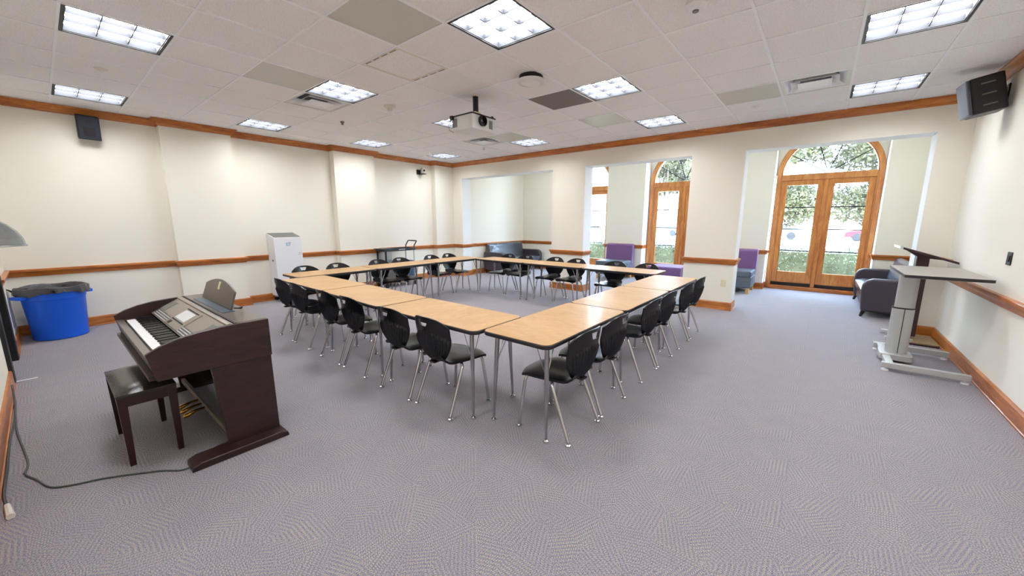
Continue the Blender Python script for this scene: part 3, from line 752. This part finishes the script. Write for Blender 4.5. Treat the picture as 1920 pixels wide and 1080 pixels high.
# bench
r2 = empty('piano_bench', (-3.375,.278,0)); tag(r2, 'dark piano bench with a shiny black padded seat and square legs', 'bench')
F = []; B = []
for j in range(9):
    v = -1+2*j/8; rf, rb = [], []
    for i in range(17):
        u = -1+2*i/16; e = (1-abs(u)**6)*(1-abs(v)**4)
        rf.append((u*.30, v*.135, .453+.028*e)); rb.append((u*.30, v*.135, .440))
    F.append(rf); B.append(rb)
MB().shell(F, B).build('seat', 'benchseat', r2, smooth=True)
mb = MB(); 
for a, b in (((-.28,-.125),(.28,-.11)),((-.28,.11),(.28,.125)),((-.29,-.12),(-.275,.12)),((.275,-.12),(.29,.12))): mb.box((a[0],a[1],.375),(b[0],b[1],.441))
mb.build('apron', 'darkred', r2)
for sx in (-1, 1):
    for sy in (-1, 1):
        x, y = sx*.275, sy*.112; w, w2 = .022, .014
        vs = [(x-w2,y-w2,0),(x+w2,y-w2,0),(x+w2,y+w2,0),(x-w2,y+w2,0),(x-w,y-w,.441),(x+w,y-w,.441),(x+w,y+w,.441),(x-w,y+w,.441)]
        MB().add(vs, [(0,3,2,1),(4,5,6,7),(0,1,5,4),(1,2,6,5),(2,3,7,6),(3,0,4,7)]).build('leg', 'darkred', r2)
# cords
def cord(name, pts, rad, mat, parent=None, **k): 
    P = [Vector(p) for p in pts]; out = []
    for i in range(len(P)-1):
        p0, p1, p2, p3 = P[max(i-1,0)], P[i], P[i+1], P[min(i+2,len(P)-1)]
        for s in range(6):
            t = s/6; out.append(.5*((2*p1)+(p2-p0)*t+(2*p0-5*p1+4*p2-p3)*t*t+(3*p1-3*p2+p3-p0)*t**3))
    out.append(P[-1]); return MB().tube(out, rad, 6).build(name, mat, parent, smooth=True, **k)
z = .006
o = cord('power_cord', [(-2.90,.64,.05),(-2.93,.60,.008),(-2.92,.52,z),(-2.79,.365,z),(-2.89,.25,z),(-3.04,.05,z),(-3.10,-.07,z),(-3.17,-.155,z),(-3.33,-.205,z),(-3.46,-.247,z),(-3.64,-.24,z),(-4.2,-.29,z),(-4.55,-.305,z),(-4.9,-.318,z)], .005, M['cord'], PIANO, loc=(-px0,-.3,0))
r = empty('extension_cord', (-3.1,-.3,0)); tag(r, 'dark cord with a pale plug lying along the baseboard at the lower left', 'cord')
q = lambda x, y, zz=.008: (x+3.1, y+.3, zz)
cord('cable', [q(-5.0,-.315,.14), q(-4.8,-.312,.01), q(-4.4,-.31), q(-4.05,-.318), q(-3.6,-.315), q(-3.27,-.315), q(-3.12,-.30)], .006, M['cord'], r)
MB().tube([q(-3.12,-.30,.012), q(-2.98,-.285,.012)], [.012,.016], 8).build('plug', 'offwhite', r, smooth=True)
tag(MB().box((-5.62,-.40,.001),(-5.595,-.20,.004)).build('floor_light_streak', 'whitemetal'), 'thin white strip imitating a streak of light on the carpet at the left edge', 'strip')  # solid strip stands in for a streak of light from the door gap

# ------------------------------------------------------------------ blue bin
r = empty('trash_bin', (-7.46,0,0), .45); tag(r, 'round blue plastic trash bin in the left corner', 'trash bin')
MB().lathe([(.22,0),(.235,.008),(.266,.50),(.269,.505),(.275,.51),(.280,.58),(.29,.585),(.29,.61),(.27,.61),(.262,.50),(.23,.03),(0,.03)], seg=40).build('body', 'bin', r, smooth=True)
for s in (-1, 1):
    MB().prism(rrect(-.08, min(s*.26,s*.345), .08, max(s*.26,s*.345), .02, 3), .53, .565).build('handle', 'bin', r, bevel=.004)
mb = MB(); n = 72; prof = []
F, B = [], []
lev = [(.255,.44,.0),(.268,.60,.004),(.285,.625,.006),(.303,.62,.010),(.310,.605,.016),(.306,.58,.022)]
rnd = [random.uniform(-1,1) for _ in range(n)]
for q_, (rad, zz, am) in enumerate(lev):
    row, row2 = [], []
    for k in range(n+1):
        t = 2*PI*k/n; kk = k % n
        rr = rad+am*rnd[(kk*7+q_) % n]*.8+(.006*math.sin(9*t) if q_ > 2 else 0)
        zz2 = zz+(.02*math.sin(3*t+1)+.012*rnd[kk] if q_ >= 4 else .008*math.sin(5*t+q_))
        row.append((rr*math.cos(t), rr*math.sin(t), zz2+(.03 if q_ in (1,2,3) else 0))); row2.append(((rr+.003)*math.cos(t), (rr+.003)*math.sin(t), zz2+(.033 if q_ in (1,2,3) else 0)))
    F.append(row); B.append(row2)
bg = MB().shell(F, B).build('bin_liner', 'bag', None, smooth=True, loc=(-7.46,0,0)); tag(bg, 'black plastic liner folded over the rim of the blue bin', 'bin liner')
mb = MB().lathe([(.0,.42),(.12,.41),(.2,.43),(.256,.46)], seg=30); mb.build('bottom', 'bag', bg, smooth=True)
MB().tube([(0,-.30,.61),(.02,-.335,.645),(.03,-.36,.66)], [.012,.008,.003], 6).build('liner_knot', 'black', bg, smooth=True)

# white air purifier cabinet
r = empty('air_purifier', (-7.66,2.8,0)); tag(r, 'tall white cabinet with a sloped grey top and a teal logo', 'air purifier')
w, y0, y1 = 0, -.225, .235
MB().prismY([(-.18,.10),(.16,.10),(.16,1.165),(-.18,1.235)], y0, y1).build('body', 'whitemetal', r, bevel=.006)
MB().add([(-.17,y0+.012,1.2345),(.15,y0+.012,1.1685),(.15,y1-.012,1.1685),(-.17,y1-.012,1.2345),(-.17,y0+.012,1.241),(.15,y0+.012,1.175),(.15,y1-.012,1.175),(-.17,y1-.012,1.241)], [(0,3,2,1),(4,5,6,7),(0,1,5,4),(1,2,6,5),(2,3,7,6),(3,0,4,7)]).build('top_grille', 'greygrille', r)
mb = MB()
for a, b in (((-.03,1.06),(.03,1.068)),((-.03,1.02),(.03,1.028)),((-.03,1.02),(-.022,1.068)),((.022,1.02),(.03,1.056)),((.024,1.062),(.05,1.072))): mb.box((.160,a[0],a[1]),(.1625,b[0],b[1]))
mb.build('logo', 'teal', r)
MB().box((.0,y0-.003,.74),(.05,y0,.765)).build('side_handle', 'black', r)
mb = MB(); mb.box((.16,.16,.85),(.162,.225,.854)); mb.box((.16,.165,.875),(.162,.22,.879)); mb.build('lettering', 'greygrille', r)
for sx in (-.13, .12):
    for sy in (y0+.05, y1-.05):
        MB().lathe([(0,-.012),(.035,-.012),(.035,.012),(0,.012)], c=(sx,sy,.035), axis='x', seg=16).build('caster', 'black', r)
        MB().box((sx-.02,sy-.02,.06),(sx+.02,sy+.02,.10)).build('caster_bracket', 'greymetal', r)

# utility cart
r = empty('utility_cart', (-7.45,5.02,0)); tag(r, 'charcoal utility cart with a raised push handle by the left wall', 'cart')
yl, yr, xb, xf = -.40, .40, -.18, .18
for zz in (.80, .12): 
    mb = MB(); mb.box((xb,yl,zz),(xf,yr,zz+.02)); 
    for a, b in (((xb,yl),(xb+.015,yr)),((xf-.015,yl),(xf,yr)),((xb,yl),(xf,yl+.015)),((xb,yr-.015),(xf,yr))): mb.box((a[0],a[1],zz),(b[0],b[1],zz+.055))
    mb.build('shelf', 'cart', r, bevel=.004)
for x in (xb+.02, xf-.02):
    MB().tube([(x,yl+.03,.06),(x,yl+.03,.80)], .02, 10).build('post', 'black', r)
    MB().tube([(x,yr-.03,.06),(x,yr-.03,.80)], .012, 10).build('post', 'greymetal', r)
    for yy in (yl+.03, yr-.03):
        MB().lathe([(0,-.012),(.05,-.012),(.05,.012),(0,.012)], c=(x,yy,.05), axis='x', seg=18).build('caster', 'black', r)
mb = MB(); mb.tube([(xb+.02,yr-.02,.83),(xb+.02,yr-.02,.90),(xb+.02,yr+.05,1.0),(xb+.04,yr+.06,1.005),(xf-.04,yr+.06,1.005),(xf-.02,yr+.05,1.0),(xf-.02,yr-.02,.90),(xf-.02,yr-.02,.83)], .014, 8)
mb.build('push_handle', 'cart', r, smooth=True)
mb = MB().box((xb+.03,yl+.45,.145),(xf-.02,yr-.04,.56))
for k in range(7): mb.box((xf-.02,yl+.46+k*.042,.16),(xf-.012,yl+.48+k*.042,.55))
mb.build('corrugated_bin', 'cartblue', r)
mb = MB().box((xb+.03,yl+.06,.145),(xf-.02,yl+.25,.5))
for k in range(5): mb.box((xf-.02,yl+.07+k*.036,.16),(xf-.012,yl+.085+k*.036,.49))
mb.build('ribbed_box', 'greygrille', r)
MB().box((xf+.001,-.05,.825),(xf+.003,.12,.84)).build('label_strip', 'lcd', r)
MB().box((xb+.03,yl+.0,.50),(xb+.034,yl+.38,.78)).build('clear_panel', 'clearplastic', r)
MB().box((xb+.03,yl-.06,.845),(xf,yl+.22,.862)).build('tray', 'cart', r)

# ------------------------------------------------------------------ sofas (front is local +x)
def make_sofa(L, label, mat_out, mat_seat, bo=0):
    r = empty('sofa', (0,0,0)); tag(r, label, 'sofa')
    D = .80; h = L/2
    arm = [(-.36,.09),(.37,.09),(.40,.40),(.39,.50),(.35,.565),(.28,.60),(.0,.60),(-.36,.60)]
    for s in (-1, 1):
        y0, y1 = (s*h, s*(h-.13))
        MB().prismY(arm, min(y0,y1), max(y0,y1)).build('arm', mat_out, r, bevel=.03, seg=4)
    MB().box((-.34,-h+.13,.09),(.34,h-.13,.30)).build('base', mat_out, r, bevel=.01)
    F, B = [], []
    for j in range(11):
        v = -1+2*j/10; rf, rb = [], []
        for i in range(25):
            u = -1+2*i/24; e = (1-abs(u)**8)*(1-abs(v)**8)
            rf.append((.07+v*.32, u*(h-.135), .40+.045*e)); rb.append((.07+v*.31, u*(h-.135), .30))
        F.append(rf); B.append(rb)
    MB().shell(F, B).build('seat_cushion', mat_seat, r, smooth=True)
    MB().prismY([(x+bo,z) for x, z in [(-.20+bo*.3,.30),(-.36,.30),(-.39,.79),(-.36,.825),(-.31,.82),(-.27,.78)]], -h+.135, h-.135).build('backrest', mat_seat, r, bevel=.03, seg=4)
    for sx in (-.30, .33):
        for sy in (-1, 1):
            x, y = sx, sy*(h-.06); dx = .03 if sx > 0 else -.02
            MB().tube([(x,y,.10),(x+dx,y,.0)], [.03,.017], 8).build('leg', 'rubber', r)
    return r
s1 = make_sofa(1.82, 'dark grey vinyl sofa in the far left alcove with a painted-in bluish seat sheen', 'leather', 'leatherseat_sheen'); s1.location = (-7.0,8.72,0)
s2 = make_sofa(1.80, 'dark plum vinyl sofa on the right beside the arched door', 'leather', 'leatherseat_sheen', .17); s2.location = (.97,8.74,0); s2.rotation_euler = (0,0,PI)

# lounge chairs with purple backs; front is local -y
def make_lounge(W, label):
    r = empty('lounge_chair', (0,0,0)); tag(r, label, 'lounge chair', 'purple-backed armless lounge chairs')
    MB().box((-W/2,-.36,.12),(W/2,.26,.35)).build('seat_base', 'greyvinyl', r, bevel=.02, seg=3)
    MB().box((-W/2,-.38,.34),(W/2,.22,.465)).build('seat_cushion', 'greyvinyl', r, bevel=.035, seg=4)
    MB().prismX([(.20,.14),(.36,.14),(.40,.84),(.37,.875),(.30,.875),(.255,.84)], -W/2, W/2).build('backrest', 'purple', r, bevel=.02, seg=3)
    for sx in (-1, 1):
        for sy in (-.30, .28): MB().box((sx*(W/2-.05)-.03,sy-.03,0),(sx*(W/2-.05)+.03,sy+.03,.12)).build('leg', 'lightwood', r)
    return r
l1 = make_lounge(.72, 'armless lounge chair with a purple back standing between the left and middle arched doors'); l1.location = (-4.10,9.30,0); l1.rotation_euler = (0,0,.0)
l2 = make_lounge(.72, 'armless lounge chair with a purple back, half hidden behind the wide pier'); l2.location = (-1.36,9.22,0)
r = empty('ottoman', (-2.62,8.86,0)); tag(r, 'low purple fabric ottoman in front of the middle arched door', 'ottoman')
MB().box((-.36,-.34,.11),(.36,.34,.47)).build('cushion', 'purple', r, bevel=.03, seg=4)
for sx in (-1, 1):
    for sy in (-1, 1): MB().box((sx*.3-.03,sy*.28-.03,0),(sx*.3+.03,sy*.28+.03,.115)).build('leg', 'lightwood', r)

# ------------------------------------------------------------------ standing desk and lectern
r = empty('standing_desk', (.80,5.55,0)); tag(r, 'grey height-adjustable standing desk on a silver column against the right wall', 'desk')
q = lambda x, y, zz: (x-.80, y-5.55, zz)
MB().prism(rrect(.647-.80,5.002-5.55,1.188-.80,6.048-5.55,.02,3), .968, .975).build('desktop', 'slate', r)
MB().prism(rrect(.645-.80,5.0-5.55,1.19-.80,6.05-5.55,.02,3), .948, .9745).build('edge_band', 'band', r, bevel=.003)
MB().box(q(.72,5.2,.925),q(1.1,5.9,.952)).build('support_plate', 'greymetal', r)
MB().prism([(x*1.0, y) for x, y in rrect(-.135,-.06,.035,.06,.055,6)], .09, .575).build('lower_column', 'greymetal', r, bevel=.003)
MB().prism([(x*.9, y*.85) for x, y in rrect(-.135,-.06,.035,.06,.055,6)], .575, .93).build('upper_column', 'greymetal', r, bevel=.003)
MB().prism([(x*1.04, y*1.05) for x, y in rrect(-.135,-.06,.035,.06,.055,6)], .57, .582).build('collar', 'rubber', r)
MB().box((-.048,-.063,.10),(-.042,-.059,.57)).build('seam', 'rubber', r)
for y in (5.13, 5.93):
    MB().box(q(.61,y-.025,.03),q(1.2,y+.025,.085)).build('foot_bar', 'greymetal', r, bevel=.004)
    for x in (.64, 1.17): MB().lathe([(.006,.03),(.006,.02),(.028,.012),(.03,.0),(0,0)], c=q(x,y,0), seg=14).build('leveler', 'whitemetal', r, smooth=True)
MB().box(q(.64,5.13,.035),q(.70,5.93,.08)).build('cross_bar', 'greymetal', r, bevel=.003)
MB().prism(rrect(-.18,-.12,.07,.12,.03,4), .03, .095).build('column_base', 'greymetal', r, bevel=.006)
r = empty('lectern', (1.0,6.66,0)); tag(r, 'dark plum lectern with a tilted reading top behind the standing desk', 'lectern')
q = lambda x, y, zz: (x-1.0, y-6.66, zz)
mb = MB().prismY([(-.225,1.135),(.235,.985),(.235,1.01),(-.225,1.16)], -.25, .22).build('reading_top', 'plum', r, bevel=.004)
MB().prismY([(-.255,1.146),(-.226,1.137),(-.226,1.161),(-.255,1.17)], -.25, .22).build('light_edge', 'lcd', r)
MB().prismY([(.17,1.031),(.185,1.026),(.188,1.037),(.173,1.042)], -.24, .2).build('book_ledge', 'lightwood', r)
MB().prismY([(-.17,1.115),(-.06,1.035),(.09,1.02),(.14,1.016)], -.08, .08).build('top_bracket', 'plum', r)
MB().box((-.075,-.06,.06),(.035,.06,1.06)).build('column', 'plum', r, bevel=.01)
for y in (-.2, .2):
    MB().box((-.245,y-.022,.02),(.0,y+.022,.055)).build('foot_bar', 'greymetal', r, bevel=.004)
mb = MB().box((-.03,-.26,.0),(.215,.26,.02))
mb.build('base_plate', 'plum', r)
for k in range(9): MB().box((-.02,-.24+k*.055,.02),(.21,-.215+k*.055,.035)).build('slat', 'slat', r)
MB().box((-.09,-.22,.02),(-.05,.22,.05)).build('cross_bar', 'greymetal', r)

# ------------------------------------------------------------------ wall speakers, camera, plates
r = empty('wall_speaker', (RX,6.02,2.64)); tag(r, 'black wall speaker on a bracket in the top right corner', 'speaker')
Rm = Matrix.Translation((-.19,-.05,.02)) @ Matrix.Rotation(math.radians(4), 4, 'Z') @ Matrix.Rotation(math.radians(-12), 4, 'Y')
MB().prism(rrect(-.10,-.13,.13,.13,.03,4), -.17, .17, Rm).build('cabinet', 'speaker', r, bevel=.012, seg=3)
MB().prism(rrect(-.125,-.125,-.095,.125,.012,3), -.165, .165, Rm).build('grille', 'speakergrille', r, bevel=.008)
for k in (-1, 0, 1):
    MB().prism([(-.03,-.134),(.06,-.134),(.06,-.128),(-.03,-.128)], k*.1-.006, k*.1+.006, Rm).build('badge', 'greygrille', r)
MB().box((-.012,.02,-.05),(-.001,.08,.13)).build('wall_plate', 'black', r)
MB().tube([(-.01,.05,.03),(-.09,.0,.02)], .008, 8).build('bracket_arm', 'black', r)
r = empty('wall_speaker', (-7.85,.59,2.68)); tag(r, 'small black wall speaker high on the left wall', 'speaker')
Rm = Matrix.Translation((.12,0,0)) @ Matrix.Rotation(math.radians(14), 4, 'Y')
MB().box((-.07,-.105,-.15),(.07,.105,.15)); mb = MB().prism(rrect(-.07,-.105,.06,.105,.015,3), -.15, .15, Rm); mb.build('cabinet', 'speaker', r, bevel=.01)
MB().prism([(.06,-.095),(.068,-.095),(.068,.095),(.06,.095)], -.14, .14, Rm).build('grille', 'darkgrille', r, bevel=.004)
for zc, rr_ in ((.07,.022),(-.05,.055)): MB().prism([(.068+.004, 0)]*0+[(.068,-rr_),(.071,-rr_),(.071,rr_),(.068,rr_)], zc-rr_, zc+rr_, Rm).build('driver', 'speaker', r, bevel=.01)
MB().box((0,-.03,-.04),(.06,.03,.04)).build('bracket', 'black', r)
r = empty('wall_camera', (-7.85,6.05,2.64)); tag(r, 'small grey camera on a black wall bracket in the far left corner', 'camera')
MB().box((0,-.07,-.06),(.02,.04,.05)).build('wall_plate', 'black', r); MB().box((0,-.02,-.055),(.16,.10,-.04)).build('shelf', 'black', r)
MB().lathe([(.045,-.04),(.05,0),(.045,.06),(.03,.09),(0,.095)], c=(.10,.04,0)).build('body', 'greymetal', r, smooth=True)
MB().lathe([(.022,0),(.022,.02),(0,.02)], c=(.145,.04,.03), axis='x').build('lens', 'blackgloss', r)
r = empty('power_outlet', (-1.175,BY,.448)); tag(r, 'cream power outlet on the wide pier', 'power outlet')
MB().box((-.036,-.006,-.058),(.036,0,.058)).build('cover_plate', 'cream', r, bevel=.003)
for zz in (-.022, .022):
    MB().box((-.016,-.008,zz-.014),(.016,-.006,zz+.014)).build('socket', 'offwhite', r)
r = empty('wall_switch', (RX,5.1,1.155)); tag(r, 'small black switch plate on the right wall', 'switch')
MB().box((-.008,-.05,-.055),(0,.05,.055)).build('plate', 'black', r, bevel=.004)
MB().box((-.013,-.02,-.025),(-.008,.02,.025)).build('toggle', 'rubber', r)
# clear hood on the front wall at the left picture edge
r = empty('wall_hood', (-4.2,FY,1.40)); tag(r, 'smoky clear plastic hood over a grey device at the left edge', 'device hood')
n = 10; F = []; B = []
for j in range(8):
    ph = PI/2*j/7; rf, rb = [], []
    for i in range(n+1):
        th = -PI/2+PI*i/n
        x = .20*math.cos(ph)*math.sin(th); y = .28*math.cos(ph)*math.cos(th); zz = -.10+.22*math.sin(ph)
        rf.append((x,y,zz)); rb.append((x*.97,y*.97,zz*.97-.003))
    F.append(rf); B.append(rb)
MB().shell(F, B).build('hood', 'clearplastic', r)
MB().box((-.09,0,-.10),(.07,.16,.05)).build('device', 'greygrille', r, bevel=.02, seg=3)
MB().tube([(-.20,.0,-.10),(-.14,.20,-.10),(0,.28,-.10),(.14,.20,-.10),(.20,0,-.10)], .006, 6).build('rim', 'greymetal', r)
tag(MB().box((-6.95,FY,2.28),(-6.85,FY+.09,2.33)).build('sensor_box', 'greymetal', bevel=.006), 'tiny grey wall sensor at the left edge under the crown', 'sensor')

# ------------------------------------------------------------------ outdoors
struct(MB().box((-60,10.2,-.3),(30,80,-.12)), 'ground', 'lawn')
tag(MB().box((-60,22,-.12),(30,50,-.10)).build('street', 'asphalt'), 'bright street behind the hedge', 'street', kind=None)
bpy.data.objects['street']['kind'] = 'structure'
def leaves(mb, n, sampler, s):
    for _ in range(n):
        c = Vector(sampler()); a = Vector((random.gauss(0,1),random.gauss(0,1),random.gauss(0,1))).normalized()
        b = a.orthogonal().normalized(); b = (Matrix.Rotation(random.uniform(0,2*PI), 3, a) @ b); k = s*random.uniform(.6,1.3)
        d = a.cross(b); o = len(mb.v)
        mb.v += [tuple(c-b*k), tuple(c+d*k*.5), tuple(c+b*k), tuple(c-d*k*.5)]; mb.f.append((o,o+1,o+2,o+3))
mb = MB()
leaves(mb, 26000, lambda: (random.uniform(-9,3.2), 12+random.uniform(-.45,.45), random.uniform(-.1,.80)+random.gauss(0,.04)), .035)
mb.box((-9,11.75,-.12),(3.2,12.25,.70))
tag(mb.build('hedge', 'leafdark', fix=False), 'clipped green hedge outside the arched doors', 'hedge')
def tree(x, y, h, rad, label, n=32000, low=.1):
    r = empty('tree', (x,y,-.12)); tag(r, label, 'tree', 'trees beyond the street')
    tm = MB().tube([(0,0,0),(.1,0,h*.3),(0,.1,h*.6)], [.25,.2,.1], 8)
    for k in range(5):
        a = 2*PI*k/5; tm.tube([(0,.05,h*.35),(math.cos(a)*rad*.5,math.sin(a)*rad*.5,h*.62)], [.09,.03], 6)
    tm.build('trunk', 'bark', r, smooth=True)
    blobs = []
    while len(blobs) < 80:
        u = [random.uniform(-1,1) for _ in range(3)]
        if u[0]**4+u[1]**4+u[2]**4 < 1: blobs.append((u[0]*rad*.95, u[1]*rad*.6, (h+low+1.2)/2+u[2]*(h-low-1.2)/2))
    def smp():
        bx, by, bz = random.choice(blobs); v = Vector((random.gauss(0,1),random.gauss(0,1),random.gauss(0,1))).normalized()*rad*.26*random.uniform(.6,1)
        return (bx+v.x, by+v.y, bz+v.z*.8)
    m = MB(); leaves(m, n, smp, .10); m.build('crown', 'leafpale', r, fix=False)
tree(-3.1,23,8,2.9,'leafy tree seen through the left leaf of the right arched door')
tree(3.2,25,8.5,3.2,'leafy tree seen through the right leaf of the right arched door')
tree(-10.0,32,9,2.8,'leafy tree seen through the middle arched door', low=2.6)
tree(-15.9,26,8,2.6,'sparse tree seen through the left arched door', 5000, low=1.2)
tree(9.5,27,8,2.6,'leafy tree at the far right outside')
def car(x, y, mat, label, rz=0):
    r = empty('car', (x,y,-.1), rz); tag(r, label, 'car')
    body = [(-2.2,.3),(-2.15,.7),(-1.9,.82),(-1.1,.9),(-.6,1.3),(.7,1.35),(1.3,.95),(2.1,.85),(2.25,.6),(2.2,.3)]
    MB().prismY(body, -.85, .85).build('body', mat, r, bevel=.06, seg=3)
    MB().prismY([(-1.0,.93),(-.57,1.25),(.66,1.29),(1.15,.96)], -.86, .86).build('side_window', 'carglass', r)
    for wx in (-1.4, 1.4):
        for wy in (-.78, .78): MB().lathe([(0,-.1),(.3,-.1),(.32,0),(.3,.1),(0,.1)], c=(wx,wy,.32), axis='y', seg=20).build('wheel', 'black', r, smooth=True)
car(-3.4,41,'carsilver','silver car seen through the left leaf of the right arched door')
car(3.6,41,'carred','red car seen through the right leaf of the right arched door')
car(-13.4,42,'carsilver','silver car seen through the middle arched door')
r = empty('building', (-22,44,-.1)); tag(r, 'pale building with a red awning seen through the left arched door', 'building')
MB().box((-8,0,0),(8,6,9)).build('wall', 'brick', r)
MB().box((-3,-1.2,3.0),(3,0,3.6)).build('awning', 'redroof', r)
for k in range(5):
    w_ = MB().box((-7+k*3,-.03,.6),(-5.6+k*3,.0,2.6)).build('window', 'carglass', r)
tag(MB().box((-45,52,-.1),(25,60,3.2)).build('building', 'brick'), 'long pale building across the street behind the cars', 'building')

# ------------------------------------------------------------------ light, world, camera
w = bpy.data.worlds.new('World'); scn.world = w; w.use_nodes = True
nt = w.node_tree; nt.nodes.clear()
bg = nt.nodes.new('ShaderNodeBackground'); o = nt.nodes.new('ShaderNodeOutputWorld')
bg.inputs[0].default_value = (.52, .74, 1, 1); bg.inputs[1].default_value = 19
nt.links.new(bg.outputs[0], o.inputs[0])
sun = bpy.data.lights.new('sun', 'SUN'); sun.energy = 9; sun.angle = .02; sun.color = (1, .96, .9)
so = bpy.data.objects.new('sun', sun); COL.objects.link(so); so.rotation_euler = Vector((.35, .8, -.9)).to_track_quat('-Z', 'Y').to_euler()

f, yaw, pitch, roll = 709.16873, .680846897, -.175946281, .000839
fwd = Vector((-math.sin(yaw)*math.cos(pitch), math.cos(yaw)*math.cos(pitch), math.sin(pitch)))
rt = Vector((math.cos(yaw), math.sin(yaw), 0)); up = rt.cross(fwd)
r2_, u2_ = rt*math.cos(roll)+up*math.sin(roll), -rt*math.sin(roll)+up*math.cos(roll)
cam = bpy.data.cameras.new('camera'); co = bpy.data.objects.new('camera', cam); COL.objects.link(co)
cam.sensor_fit = 'HORIZONTAL'; cam.sensor_width = 36; cam.lens = 36*f/1920; cam.clip_start = .05; cam.clip_end = 200
co.matrix_world = Matrix.Translation((0,0,1.465)) @ Matrix((r2_, u2_, -fwd)).transposed().to_4x4()
scn.camera = co
vs = scn.view_settings; vs.view_transform = 'Standard'; vs.look = 'None'; vs.gamma = 1; vs.use_curve_mapping = False; vs.exposure = 0.66
scn.cycles.use_denoising = True
scn.cycles.max_bounces = 10; scn.cycles.diffuse_bounces = 6; scn.cycles.transparent_max_bounces = 12
scn.cycles.sample_clamp_indirect = 8
